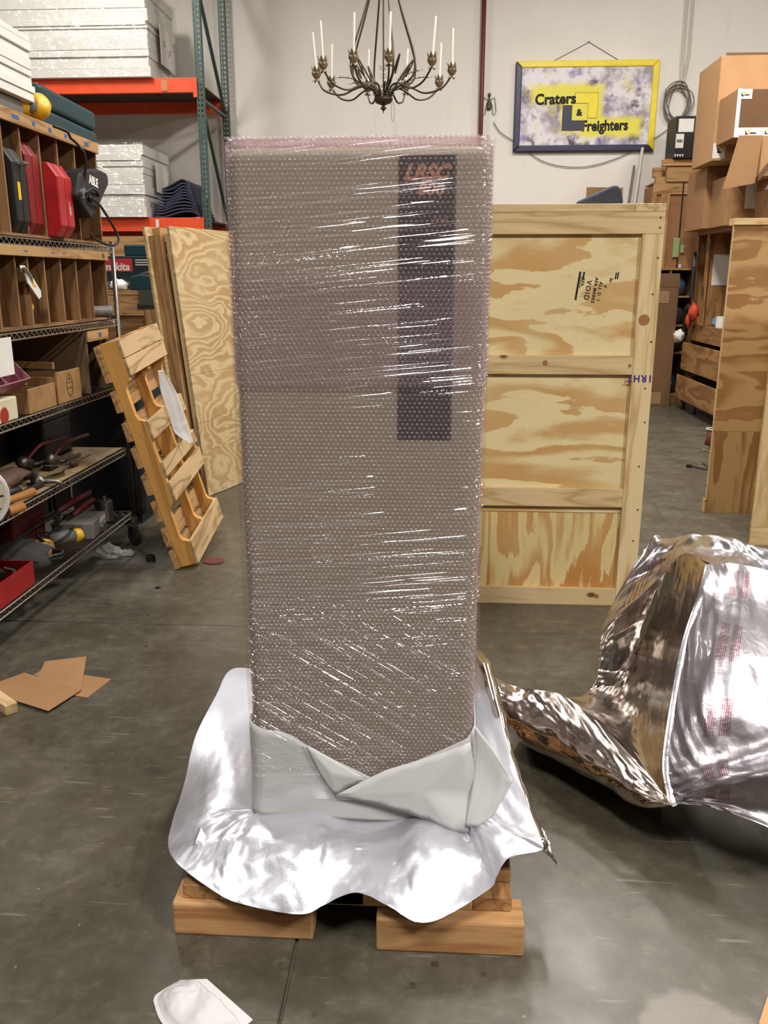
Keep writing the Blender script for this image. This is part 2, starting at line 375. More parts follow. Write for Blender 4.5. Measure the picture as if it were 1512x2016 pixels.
def m_foil(name, col, rough, print_=False, bdist=.006, metal=1.0, coat=.5):
    N = NT(name); v = N.coord((1,1,1), rand=False)
    h = N.noise(v, 22, 3, .55, .8)
    c = lin(col)
    if print_:
        uv = N.n('ShaderNodeUVMap'); sp = N.n('ShaderNodeSeparateXYZ'); N.l(uv.outputs[0], sp.inputs[0])
        u, w_ = sp.outputs[0], sp.outputs[1]
        un = print_[0]; vn = print_[1]
        fu = N.math('FRACT', N.math('ADD', N.math('MULTIPLY', u, un), print_[2])); fv = N.math('FRACT', N.math('MULTIPLY', w_, vn))
        col1 = N.math('MULTIPLY', N.math('GREATER_THAN', fu, .40), N.math('LESS_THAN', fu, .66))
        gap = N.math('SUBTRACT', 1.0, N.math('MULTIPLY', N.math('GREATER_THAN', fu, .51), N.math('LESS_THAN', fu, .55)))
        row = N.math('MULTIPLY', N.math('GREATER_THAN', fv, .18), N.math('LESS_THAN', fv, .72))
        ln = N.math('GREATER_THAN', N.math('FRACT', N.math('MULTIPLY', fu, 46.0)), .40)
        ch = N.n('ShaderNodeTexNoise'); cb = N.n('ShaderNodeCombineXYZ')
        N.l(N.math('FLOOR', N.math('MULTIPLY', N.math('MULTIPLY', u, un), 46.0)), cb.inputs[0]); N.l(N.math('MULTIPLY', w_, vn*34), cb.inputs[1])
        N.l(cb.outputs[0], ch.inputs['Vector']); ch.inputs['Scale'].default_value = 1.0
        k = N.math('MULTIPLY', N.math('MULTIPLY', col1, row), N.math('MULTIPLY', ln, N.math('GREATER_THAN', ch.outputs[0], .46)))
        k = N.math('MULTIPLY', k, gap)
        c = N.mix(N.math('MULTIPLY', k, .75), c, lin((120,46,54)))
    hb = N.bump(h, .35, bdist); q = N.n('ShaderNodeBsdfPrincipled'); N.val(q.inputs['Base Color'], c); q.inputs['Roughness'].default_value = rough; q.inputs['Metallic'].default_value = metal
    q.inputs['Coat Weight'].default_value = coat; q.inputs['Coat Roughness'].default_value = .07; q.inputs['Coat IOR'].default_value = 1.8
    N.l(hb, q.inputs['Normal']); N.l(hb, q.inputs['Coat Normal'])
    return N.done(q.outputs[0])
FOIL_IN = m_foil('satin_barrier_foil', (230,230,240), .40, False, .003, .80, .35)
FOIL_A = m_foil('printed_barrier_foil', (152,146,150), .36, (2.0, 5.5, -.05), .003)
FOIL_B = m_foil('shiny_barrier_foil', (200,192,184), .19, (1.6, 4.0, .1), .0025)
FOIL_C = m_foil('bright_barrier_foil', (210,207,212), .24, (1.5, 3.0, .3), .003)
FOIL_W = m_foil('floor_toned_foil', (186,176,170), .19, (3.0, 1.6, .25), .0025)  # same bag foil, mirrored dark floor put into its colour

def catmull(P, n):
    P = np.asarray(P, float); m = len(P)
    t = np.linspace(0, m-1, n); i = np.minimum(t.astype(int), m-2); f = (t-i)
    f = f.reshape((-1,)+(1,)*(P.ndim-1))
    p0 = P[np.maximum(i-1, 0)]; p1 = P[i]; p2 = P[i+1]; p3 = P[np.minimum(i+2, m-1)]
    return .5*((2*p1)+(-p0+p2)*f+(2*p0-5*p1+4*p2-p3)*f**2+(-p0+3*p1-3*p2+p3)*f**3)
def crease(U, V, seed, n=9, f0=2.0, f1=9.0):
    r = np.random.RandomState(seed); h = np.zeros_like(U)
    for k in range(n):
        a = r.uniform(0, math.pi); f = r.uniform(f0, f1); ph = r.uniform(0, 1)
        wv = .12*np.sin(U*r.uniform(2,6)+r.uniform(0,6))+.12*np.sin(V*r.uniform(2,6)+r.uniform(0,6))
        x = (U*math.cos(a)+V*math.sin(a))*f+ph+wv*f*.35
        tri = np.abs((x % 1)-.5)*2
        msk = .5+.5*np.sin(U*r.uniform(3,8)+r.uniform(0,6))*np.sin(V*r.uniform(3,8)+r.uniform(0,6))
        h += (tri-.5)*msk**1.5*(f0/f)**.7
    return h
def foil_grid(rows, nu, nv, amp, seed, f0=2.0, f1=9.0, hold=0.0):
    P = np.asarray(rows, float)                      # rows x cols x 3
    P = catmull(P, nv); P = np.swapaxes(catmull(np.swapaxes(P, 0, 1), nu), 0, 1)
    du = np.gradient(P, axis=1); dv = np.gradient(P, axis=0); nn = np.cross(du, dv); nn /= np.linalg.norm(nn, axis=2, keepdims=True)+1e-9
    lu = np.linalg.norm(P[0, -1]-P[0, 0]); lv = np.linalg.norm(P[-1, 0]-P[0, 0])
    u, v = np.meshgrid(np.linspace(0, max(lu, .3), nu), np.linspace(0, max(lv, .3), nv))
    h = crease(u*2.4, v*2.4, seed, f0=f0, f1=f1)
    if hold:
        ee = np.minimum(np.minimum(np.linspace(0, 1, nv)[:, None], 1-np.linspace(0, 1, nv)[:, None]), np.minimum(np.linspace(0, 1, nu)[None], 1-np.linspace(0, 1, nu)[None]))
        h = h*np.clip(ee/hold, .15, 1)
    return P+nn*(amp*h)[..., None]
# ---------------------------------------------------------------- timber skid under the wrapped cabinet
skid = thing('wooden_skid', 'timber skid of thick blocks and boards under the bubble-wrapped cabinet', 'skid', (-.19, 1.66, 0))
def wl(mb, name, m, root, **k):     # geometry given in world metres, made local to its root
    o_ = Vector(root.location); mb.v = [tuple(Vector(v)-o_) for v in mb.v]
    return mb.build(name, m, root, **k)
for x0, x1, y0 in ((-.598, -.266, 1.668), (-.116, .222, 1.645)):
    wl(MB().box(x0, x1, y0, y0+.089, 0, .089), 'block', FIR_X, skid, bevel=.006)
    wl(MB().box(x0, x1, y0+.62, y0+.709, 0, .089), 'block', FIR_X, skid, bevel=.006)
for x0 in (-.575, -.235, .105):
    wl(MB().box(x0, x0+.089, 1.684, 2.50, .0895, .1275), 'runner', FIR_Y, skid, bevel=.003)
wl(MB().box(-.486, .1045, 1.684, 1.704, .0895, .127), 'cross_board', PINE_X, skid, bevel=.002)
for x0, x1, y0 in ((-.555, .196, 1.735), (-.555, .196, 1.92), (-.555, .196, 2.14), (-.555, .196, 2.36)):
    wl(MB().box(x0, x1, y0, y0+.14, .128, .158), 'deck_board', OLD_X, skid, bevel=.003)
wl(MB().box(-.54, .17, 1.755, 2.50, .1585, .196), 'deck_panel', PINE_X, skid, bevel=.002)

# ---------------------------------------------------------------- silver barrier sheet draped over the skid
RIM = [(-.40,2.62,.22), (-.56,2.60,.24), (-.654,2.550,.262), (-.668,2.400,.244), (-.679,2.200,.216), (-.665,2.020,.174), (-.650,1.860,.168), (-.635,1.780,.160), (-.585,1.700,.169), (-.500,1.650,.150), (-.428,1.630,.128), (-.284,1.600,.131), (-.229,1.620,.144), (-.162,1.640,.162), (-.085,1.610,.152), (-.020,1.585,.136), (.044,1.600,.143), (.134,1.630,.193), (.154,1.650,.212), (.181,1.680,.240), (.253,1.700,.243), (.262,1.720,.250), (.248,1.840,.248), (.220,2.030,.270), (.194,2.250,.299), (.173,2.450,.330), (.152,2.600,.312)]
T_ = np.linspace(0, 1, 6)
rows = []
for i, r_ in enumerate(RIM):
    r_ = np.array(r_); inn = np.array((min(max(r_[0], -.405), .075), min(max(r_[1], 1.885), 2.41), .2012))
    col_ = []
    for t in T_:
        p = inn+(r_-inn)*t
        if r_[2] < .2: p[2] = .2015+.012*math.sin(t*3.14)+(0 if t < .55 else (r_[2]-.2015)*((t-.55)/.45)**1.0)
        else: p[2] = .2015+(r_[2]-.2015)*t**1.4+.010*math.sin(t*3.14)
        for c_, a_ in ((11, .040), (15.2, .042), (9, .018), (20, .02), (5.5, .012)):
            p[2] += a_*math.exp(-((i-c_)/.75)**2)*(1-t)*(.25+1.9*t)
        for c_, a_ in ((13, .014), (17, .012)):
            p[2] -= a_*math.exp(-((i-c_)/.8)**2)*math.sin(t*3.14)
        p[2] = max(p[2], .2005) if t < .5 else p[2]
        col_.append(p)
    rows.append(col_)
rows = np.array(rows)
P = catmull(rows, 420); P = np.swapaxes(catmull(np.swapaxes(P, 0, 1), 90), 0, 1)
du = np.gradient(P, axis=0); dv = np.gradient(P, axis=1); nn = np.cross(dv, du); nn /= np.linalg.norm(nn, axis=2, keepdims=True)+1e-9
nn[nn[..., 2] < 0] *= -1
arc = np.linspace(0, 3.6, 420)[:, None]+np.zeros((420, 90)); rad = np.zeros((420, 90))+np.linspace(0, .32, 90)[None]
h = crease(arc*2.2, rad*2.2, 5, n=12, f0=1.2, f1=6)
mask = np.interp(arc, [0, .9, 1.1, 1.45, 1.6, 3.6], [.25, .3, 1, 1, .8, .8])
h3 = crease(arc*2.2, rad*2.2, 15, n=16, f0=4, f1=15); mk2 = np.clip(np.sin(arc*5+1)*np.sin(rad*14+arc*3)+.25, 0, 1)
P = P+nn*((.0075*h*mask+.0022*h3*mk2*mask)*np.clip((rad-.05)/.05, 0, 1))[..., None]
P[..., 2] = np.maximum(P[..., 2], np.where((P[..., 1] > 1.745) & (P[..., 0] > -.56) & (P[..., 0] < .19), .1995, .06))
drape = thing('barrier_sheet', 'silvery foil barrier sheet spread ruffled over the skid under the wrapped cabinet', 'foil sheet', (-.165, 1.85, .2))
b = MB(); b.grid(P-np.array(drape.location)); b.build('sheet', FOIL_IN, drape, smooth=True)
tb = catmull(np.array([(.150,2.620,.30), (.171,2.500,.323), (.185,2.380,.305), (.201,2.220,.275), (.214,2.100,.252), (.228,1.980,.242), (.249,1.840,.226), (.264,1.735,.235)]), 40)
tr_ = [.020-.006*(i/39)+.002*math.sin(i*1.3) for i in range(40)]
wl(MB().tube([tuple(p) for p in tb], tr_, 14), 'rolled_edge', FOIL_B, drape, smooth=True)
fr = foil_grid([[(.20,1.74,.21), (.27,1.76,.20), (.30,1.75,.18)], [(.22,1.80,.20), (.29,1.80,.17), (.305,1.77,.155)], [(.22,1.86,.20), (.27,1.88,.19), (.30,1.84,.165)]], 24, 24, .006, 12)
b = MB(); b.grid(fr-np.array(drape.location)); b.build('torn_corner', FOIL_C, drape, smooth=True)

# ---------------------------------------------------------------- the bubble-wrapped cabinet
cab = thing('wrapped_cabinet', 'tall cabinet wrapped in pink bubble film and stretch film on the skid', 'cabinet', (-.165, 2.147, .2015))
CABM = paint((162,153,132), .5, 0, .03)
MB().box(-.2655, .2655, -.2835, .2835, .03, 1.558).build('body', CABM, cab, bevel=.022, seg=4)
MB().box(-.20, .20, -.22, .22, .002, .03).build('plinth', BLACK, cab)
fp = MB().box(.084, .198, -.2862, -.2838, .958, 1.540).build('front_panel', paint((20,19,28), .35, 0, .1), cab, bevel=.001)
COPPER = paint((186,132,98), .5, 0, .08)
text('lettering', 'LRSC', .040, COPPER, fp, (.139, -.2868, 1.505), shear=.35, bold=.0022, xs=.98)
text('lettering', '800', .032, COPPER, fp, (.149, -.2868, 1.473), shear=.2, bold=.0008, xs=1.1)
text('lettering', 'nnel', .018, COPPER, fp, (.170, -.2868, 1.416), shear=.1)
MB().box(.199, .2015, -.2855, -.2838, .958, 1.54).build('panel_trim', STEEL, cab)
def rrect(hx, hy, r, step):
    pts = []
    def arc_(cx, cy, a0):
        n = max(3, int(r*1.57/step))
        for k in range(n): a = a0+(k+.5)/n*math.pi/2; pts.append((cx+r*math.cos(a), cy+r*math.sin(a), math.cos(a), math.sin(a)))
    def line(x0, y0, x1, y1, nx, ny):
        L = math.hypot(x1-x0, y1-y0); n = max(1, int(round(L/step)))
        for k in range(n): t = (k+.5)/n; pts.append((x0+(x1-x0)*t, y0+(y1-y0)*t, nx, ny))
    line(-hx+r, -hy, hx-r, -hy, 0, -1); arc_(hx-r, -hy+r, -math.pi/2)
    line(hx, -hy+r, hx, hy-r, 1, 0); arc_(hx-r, hy-r, 0)
    line(hx-r, hy, -hx+r, hy, 0, 1); arc_(-hx+r, hy-r, math.pi/2)
    line(-hx, hy-r, -hx, -hy+r, -1, 0); arc_(-hx+r, -hy+r, math.pi)
    return pts
def band(hx, hy, r, z0, z1, step=.02, wob=0, seed=0, top=False):
    p = rrect(hx, hy, r, step); n = len(p); b = MB(); zs = np.linspace(z0, z1, 24); vs = []
    for k, z in enumerate(zs):
        for i, q in enumerate(p):
            d = wob*mnoise.noise(Vector((q[0]*9, q[1]*9, z*9+seed)))
            vs.append((q[0]+q[2]*d, q[1]+q[3]*d, z))
    fs = [(k*n+i, k*n+(i+1)%n, (k+1)*n+(i+1)%n, (k+1)*n+i) for k in range(len(zs)-1) for i in range(n)]
    if top:
        o = len(vs)
        for q in p: vs.append((q[0]-q[2]*.006, q[1]-q[3]*.006, z1+.006))
        k = len(zs)-1; fs += [(k*n+i, k*n+(i+1)%n, o+(i+1)%n, o+i) for i in range(n)]+[tuple(range(o, o+n))]
    b._add(vs, fs); return b
def domes(cent, norm, rad=.0050, ht=.0042):
    C = np.asarray(cent); Nn = np.asarray(norm); n = len(C); k = 7
    ax = np.cross(Nn, np.array((0.0, .02, 1.0))); bad = np.linalg.norm(ax, axis=1) < .2; ax[bad] = (1, 0, 0)
    ax /= np.linalg.norm(ax, axis=1, keepdims=True); ay = np.cross(Nn, ax)
    vs = []
    for rr, hh in ((rad, 0), (rad*.72, ht*.72)):
        for q in range(k):
            a = 2*math.pi*q/k
            vs.append(C+ax*(rr*math.cos(a))+ay*(rr*math.sin(a))+Nn*hh)
    vs.append(C+Nn*ht)
    V = np.stack(vs, 1).reshape(-1, 3); m = 2*k+1
    loc = [(q, (q+1)%k, k+(q+1)%k, k+q) for q in range(k)]; tri = [(k+q, k+(q+1)%k, 2*k) for q in range(k)]
    off = (np.arange(n)*m)[:, None, None]
    Q = (np.array(loc)[None]+off).reshape(-1, 4); Tt = (np.array(tri)[None]+off).reshape(-1, 3)
    me = bpy.data.meshes.new('bubbles'); me.vertices.add(len(V)); me.vertices.foreach_set('co', V.ravel().astype('f'))
    me.loops.add(Q.size+Tt.size); me.loops.foreach_set('vertex_index', np.concatenate([Q.ravel(), Tt.ravel()]).astype('i'))
    me.polygons.add(len(Q)+len(Tt)); st = np.concatenate([np.arange(len(Q))*4, Q.size+np.arange(len(Tt))*3]).astype('i')
    me.polygons.foreach_set('loop_start', st); me.polygons.foreach_set('use_smooth', np.ones(len(st), bool)); me.update(); me.validate()
    return me
def bubble_band(hx, hy, r, z0, z1, seed, parent, top=None):
    rr = random.Random(seed); per = rrect(hx, hy, r, .0106); C = []; Nn = []
    nz = int((z1-z0)/.0092)
    for k in range(nz):
        pp = per
        for i, q in enumerate(pp):
            if q[3] > .9 and i % 2: continue
            nx = pp[(i+1) % len(pp)]; f = .5*(k % 2)
            x = q[0]+(nx[0]-q[0])*f; y = q[1]+(nx[1]-q[1])*f
            C.append((x, y, z0+(k+.5)*.0092)); a = rr.uniform(-.3, .3); c_ = rr.uniform(-.3, .3)
            v = Vector((q[2], q[3], 0)); t = Vector((-q[3], q[2], 0)); v = (v+t*a+Vector((0,0,c_))).normalized(); Nn.append(tuple(v))
    if top is not None:
        for i in range(int(2*hx/.0106)):
            for j in range(int(2*hy/.0106)):
                C.append((-hx+.006+i*.0106, -hy+.006+j*.0106, top)); Nn.append((rr.uniform(-.15,.15), rr.uniform(-.15,.15), 1))
    me = domes(C, Nn); me.materials.append(PINK_BUB); o = bpy.data.objects.new('bubbles', me); COL.objects.link(o); o.parent = parent; o['kind'] = 'stuff'
    return o
lo = band(.2675, .2885, .026, .012, 1.31, .012).build('bubble_wrap', PINK_SHEET, cab, smooth=True); lo['label'] = 'lower course of pink bubble wrap'
bubble_band(.2677, .2887, .026, .02, 1.305, 3, lo)
up = band(.2725, .2935, .030, 1.07, 1.567, .012, top=True).build('bubble_wrap', PINK_SHEET, cab, smooth=True); up['label'] = 'upper course of bubble wrap with folded top'
bubble_band(.2727, .2937, .030, 1.075, 1.570, 4, up, top=1.573)
# white foam sheet round the foot of the cabinet
fo = rrect(.2745, .2960, .032, .008); n_ = len(fo); vs = []; fs = []
def foam_top(x, y):
    if y > -.27: return .262
    return float(np.interp(x, [-.2755, -.23, -.195, -.165, -.135, -.09, 0.02, .06, .12, .2, .255, .2755], [.262, .243, .240, .228, .205, .18, .122, .125, .165, .205, .235, .26]))
for k in range(13):
    for q in fo:
        zt = foam_top(q[0], q[1]); z = .0+(zt)*(k/12)
        d = .004*mnoise.noise(Vector((q[0]*12, q[1]*12, z*12)))+.004*(1-k/12)
        vs.append((q[0]+q[2]*d, q[1]+q[3]*d, z))
fs = [(k*n_+i, k*n_+(i+1)%n_, (k+1)*n_+(i+1)%n_, (k+1)*n_+i) for k in range(12) for i in range(n_)]
MB()._add(vs, fs).build('foam_wrap', WHITE_FOAM, cab, smooth=True, solid=.003)
def flap(poly, y, bow=.008, name='foam_flap'):
    pc = Vector((sum(p[0] for p in poly)/len(poly), sum(p[1] for p in poly)/len(poly)))
    vs = [(p[0], y-(p[2] if len(p) > 2 else 0), p[1]) for p in poly]+[(pc.x, y-bow, pc.y)]
    n = len(poly); b = MB()._add(vs, [(i, (i+1) % n, n) for i in range(n)])
    o = b.build(name, WHITE_FOAM, cab, smooth=True, solid=.003)
    s_ = o.modifiers.new('sub', 'SUBSURF'); s_.levels = s_.render_levels = 2; s_.subdivision_type = 'SIMPLE'
    return o
flap([(-.135,.212), (-.06,.168), (.012,.122), (-.035,.098), (-.065,.074), (-.095,.12), (-.12,.175)], -.3045)
flap([(-.065,.074), (.0,.115), (.06,.15), (.13,.176), (.20,.204), (.262,.232), (.274,.16), (.272,.09), (.262,.004,.03), (.225,.002,.03), (.17,.024,.018), (.11,.04,.01), (.03,.058,.004)], -.307, .010)
# loose corner sticking out to the right
fc = foil_grid([[(.272,-.295,.27), (.276,-.30,.17), (.255,-.335,.02)], [(.318,-.31,.213), (.322,-.322,.12), (.285,-.342,.03)], [(.361,-.328,.150), (.360,-.335,.142), (.322,-.345,.062)]], 16, 16, .003, 3)
b = MB(); b.grid(fc); b.build('foam_flap', WHITE_FOAM, cab, smooth=True, solid=.003)
# stretch film over everything, wrinkled
sf = band(.2795, .3015, .034, .060, 1.571, .01, wob=.002, seed=4)
sf.build('stretch_film', STRETCH, cab, smooth=True)

# ---------------------------------------------------------------- big foil barrier bag on the floor at right
bag = thing('foil_bag', 'large crumpled metallic barrier bag slumped open on the concrete floor', 'foil bag', (.75, 2.5, 0))
PA = [[(.823,2.500,.674), (.891,2.450,.692), (.996,2.450,.671), (1.117,2.450,.634), (1.3,2.5,.58)],
 [(.772,2.380,.628), (.845,2.330,.626), (.948,2.320,.609), (1.070,2.320,.582), (1.28,2.36,.53)],
 [(.708,2.280,.513), (.786,2.200,.528), (.909,2.200,.516), (1.040,2.220,.495), (1.26,2.26,.44)],
 [(.653,2.150,.382), (.738,2.090,.402), (.875,2.090,.406), (1.012,2.120,.395), (1.24,2.17,.34)],
 [(.620,2.060,.266), (.715,2.020,.294), (.852,2.020,.328), (.986,2.040,.343), (1.22,2.10,.30)],
 [(.624,2.010,.204), (.716,1.970,.259), (.821,1.930,.324), (.939,1.930,.357), (1.20,1.98,.33)],
 [(.630,2.000,.192), (.715,1.965,.222), (.818,1.910,.24), (.935,1.885,.235), (1.19,1.93,.22)],
 [(.628,1.990,.186), (.715,1.950,.206), (.816,1.880,.208), (.928,1.850,.184), (1.18,1.88,.17)]]
PB = [[(.601,2.850,.307), (.743,2.780,.506), (.810,2.700,.641), (.823,2.500,.674)],
 [(.597,2.850,.219), (.738,2.820,.361), (.793,2.650,.502), (.772,2.380,.628)],
 [(.584,2.800,.145), (.712,2.800,.197), (.749,2.580,.337), (.708,2.280,.513)],
 [(.528,2.720,.119), (.657,2.680,.121), (.695,2.480,.218), (.653,2.150,.382)],
 [(.439,2.600,.171), (.576,2.450,.151), (.629,2.280,.174), (.620,2.060,.266)],
 [(.410,2.520,.206), (.541,2.360,.183), (.607,2.180,.160), (.628,1.990,.186)]]
PC = [[(.600,2.860,.296), (.749,2.800,.490), (.817,2.720,.626), (.870,2.600,.640), (.981,2.550,.615), (1.146,2.500,.588), (1.3,2.5,.57)],
 [(.666,2.950,.404), (.801,2.920,.532), (.887,2.850,.612), (.982,2.750,.630), (1.065,2.700,.605), (1.206,2.650,.590), (1.36,2.65,.57)],
 [(.809,3.050,.601), (.859,3.000,.602), (.940,2.950,.637), (1.021,2.880,.642), (1.087,2.820,.629), (1.242,2.750,.616), (1.4,2.75,.58)],
 [(.866,3.200,.440), (.920,3.150,.45), (1.016,3.100,.46), (1.110,3.050,.47), (1.183,3.000,.47), (1.342,2.950,.45), (1.45,2.95,.42)],
 [(.86,3.26,.2), (.93,3.22,.2), (1.03,3.18,.2), (1.13,3.13,.2), (1.2,3.1,.2), (1.36,3.05,.2), (1.48,3.05,.2)],
 [(.86,3.28,.005), (.93,3.25,.005), (1.03,3.2,.005), (1.13,3.16,.005), (1.2,3.13,.005), (1.37,3.08,.005), (1.5,3.08,.005)]]
PD = [[(.204,2.520,.274), (.261,2.500,.256), (.329,2.470,.259), (.413,2.450,.251), (.495,2.330,.232), (.576,2.180,.199), (.632,1.990,.186)],
 [(.217,2.450,.254), (.286,2.420,.237), (.359,2.380,.234), (.439,2.300,.214), (.514,2.190,.199), (.582,2.080,.183), (.630,1.985,.188)],
 [(.225,2.420,.200), (.282,2.360,.183), (.360,2.310,.189), (.437,2.230,.172), (.505,2.130,.171), (.571,2.040,.170), (.627,1.980,.189)],
 [(.247,2.460,.117), (.298,2.400,.103), (.368,2.340,.100), (.439,2.260,.100), (.507,2.160,.112), (.571,2.060,.125), (.629,1.990,.181)],
 [(.30,2.60,.03), (.36,2.56,.02), (.42,2.50,.02), (.50,2.42,.02), (.57,2.32,.03), (.62,2.2,.06), (.66,2.06,.15)],
 [(.36,2.72,.004), (.43,2.68,.004), (.5,2.62,.004), (.58,2.54,.004), (.64,2.44,.004), (.70,2.30,.02), (.72,2.12,.10)]]
bo = np.array(bag.location)
for nm, ct, nu, nv, am, sd, mt in (('front_panel', PA, 180, 200, .0022, 21, FOIL_A), ('gusset_panel', PB, 120, 140, .0065, 33, FOIL_B), ('back_panel', PC, 150, 130, .012, 47, FOIL_C), ('side_flap', PD, 150, 90, .005, 59, FOIL_W)):
    P = foil_grid(ct, nu, nv, am, sd, 1.2, 6.0, .08)
    uu, vv = np.meshgrid(np.linspace(0, 1.6, nu), np.linspace(0, 1.6, nv)); h2_ = crease(uu, vv, sd+7, n=12, f0=3, f1=11); ea = np.exp(-uu/.35) if nm == 'front_panel' else .5; P = P+np.array((-.5,-.75,.45))*(h2_*(.0018+.0045*ea))[..., None]; P[..., 2] = np.maximum(P[..., 2], .003)
    b = MB(); b.grid(P-bo); b.build(nm, mt, bag, smooth=True)
sm = catmull(np.array([(.86,2.44,.678), (.823,2.495,.674), (.772,2.376,.628), (.708,2.276,.513), (.653,2.146,.382), (.620,2.056,.266), (.624,2.006,.204), (.628,1.986,.186)])[1:], 50)
b = MB(); q = np.stack([sm+np.array((-.006,-.003,.003)), sm+np.array((.001,-.008,0)), sm+np.array((.012,-.003,.002))], 1); b.grid(q-bo); b.build('seam', FOIL_C, bag, smooth=True)
# ---------------------------------------------------------------- pine-framed crate behind the cabinet
PLY_H = ply('X', light=(240,220,168), dark=(208,162,100), k='h', off=3.1, bands=6, scale=1.15, stretch=3.6)
PLY_H2 = ply('X', light=(240,220,168), dark=(208,162,100), k='h2', off=7.7, bands=5, scale=1.25, stretch=3.4)
PLY_V = ply('Z', k='v', off=5.3, bands=6.5, scale=1.5, stretch=6.0, dark=(196,138,72))
def stile_mat():
    N = NT('blue_stained_pine'); v = N.coord((9, 9, .9), rand=False)
    n1 = N.noise(v, 1.1, 3, .5, .6); rings = N.math('PINGPONG', N.math('MULTIPLY', n1, 8.0), 1.0)
    c = N.ramp(rings, [(0, lin((200,164,112))), (.45, lin((228,202,154))), (1, lin((232,206,160)))])
    tc = N.n('ShaderNodeTexCoord'); sp = N.n('ShaderNodeSeparateXYZ'); N.l(tc.outputs['Object'], sp.inputs[0])
    e = N.math('ADD', sp.outputs[0], N.math('MULTIPLY', N.math('SUBTRACT', N.noise(N.coord((2,2,2.2), rand=False), 1.6, 3), .5), .10))
    zz = N.ramp(sp.outputs[2], [(.75, 1.0), (.92, 0.0)])       # Object z / 1 m
    m = N.math('MULTIPLY', N.ramp(N.math('SUBTRACT', e, .515), [(.0, .85), (.035, 0.0)]), N.ramp(N.math('MULTIPLY', sp.outputs[2], .5), [(.16, 0.0), (.28, 1.0), (.68, 1.0), (.78, 0.0)]))
    c = N.mix(m, c, lin((118,116,112)))
    return N.done(N.bsdf(c, .6, 0, None, .3))
def framed_crate(name, label, cat, loc, wd, ht, dp, seam_z, bars, stile=None, group=None):
    r = thing(name, label, cat, loc); x1 = wd
    zt = ht-.032; zr = zt-.09
    MB().box(.01, x1-.01, .020, .032, seam_z+.0015, zt).build('upper_panel', PLY_H, r)
    MB().box(.01, x1-.01, .020, .032, .0, seam_z-.0015).build('lower_panel', PLY_V, r)
    for z0, z1, xr, xl in bars:
        MB().box(.0905 if xl else 0, x1-.0905 if xr else x1, 0, .0195, z0, z1).build('cross_rail', PINE_X, r, bevel=.0015)
    MB().box(0, x1, 0, .0195, zr, zt-.001).build('top_rail', PINE_X, r, bevel=.0015)
    MB().box(0, x1-.13, 0, .09, zt, ht).build('top_board', PINE_X, r, bevel=.0015)
    MB().box(x1-.129, x1, -.001, .09, zt, ht).build('top_board', PINE_Y, r, bevel=.0015)
    MB().box(0, .09, 0, .0195, 0, zr-.001).build('stile', PINE_Z, r, bevel=.0015)
    MB().box(x1-.09, x1, 0, .0195, 0, zr-.001).build('stile', stile or PINE_Z, r, bevel=.0015)
    for xa in (.0, x1-.012): MB().box(xa, xa+.012, .0325, dp-.0325, 0, zt-.001).build('side_panel', PLY_V, r)
    MB().box(0, x1, dp-.032, dp-.02, 0, zt-.001).build('back_panel', PLY_H2, r)
    MB().box(.0, x1, .091, dp, zt, zt+.012).build('lid_panel', PLY_H2, r)
    NH = paint((70,62,52), .5, .3, .1)
    zs_ = [(.12+q*(zr-.2)/8+.02*math.sin(q*2.1), .018+.01*(q % 2)) for q in range(9)]+[(zr+.065, .02), (zr+.025, .02)]
    first = None
    for zc, dx in zs_:
        if first is None: first = MB().cyl((0, -.0012, 0), (0, .001, 0), .0042, n=8).build('nail_head', NH, r); o = first
        else: o = first.copy(); COL.objects.link(o)
        o.location = (x1-dx, 0, zc)
    return r
crate = framed_crate('framed_crate', 'tall pine-framed plywood crate standing behind the wrapped cabinet', 'crate', (-.25, 3.88, 0), 1.208, 1.806, .62, .45,
    ((1.09, 1.173, 1, 1), (.483, .570, 1, 1), (0, .085, 1, 1)), stile_mat())
KN = paint((168,112,70), .6, 0, .15, 60)
for x, z, r_ in ((1.152, 1.327, .024), (1.03, .046, .011), (.735, 1.14, .012), (1.105, 1.13, .008)):
    MB().cyl((x, -.0010, z), (x, .0012, z), r_, n=16).build('knot', KN, crate)
st = (R(90), R(97), 0)
for body, x, z, s_, sp_ in (('VOID', .905, 1.452, .030, 1.25), ('APA MARKS', .935, 1.452, .019, 1.1), ('ALL D  I', .956, 1.448, .019, 1.2), ('P', .978, 1.468, .018, 1), ('Su', 1.003, 1.495, .018, 1), ('APA', .882, 1.487, .018, 1.1)):
    text('stamp', body, s_, INK, crate, (x, .0195, z), st, bold=.0006, ext=.0003, space=sp_)
sb = MB()
Mst = Matrix.Translation((0, .0194, 0))
for x, z, a, b_ in ((.862, 1.47, .009, .12), (.872, 1.485, .003, .05), (.884, 1.512, .008, .035), (1.022, 1.512, .006, .028), (1.031, 1.513, .006, .028)):
    M_ = Matrix.Translation((x, .0194, z)) @ Matrix.Rotation(R(7), 4, 'Y'); MB().box(-a/2, a/2, 0, .0008, -b_/2, b_/2, M_).build('stamp_bar', INK, crate)
text('marking', '1RHT', .042, PURPLE, crate, (1.152, -.0008, 1.075), (R(90), R(180), 0), bold=.0012, ext=.0004, space=1.25, xs=.95)

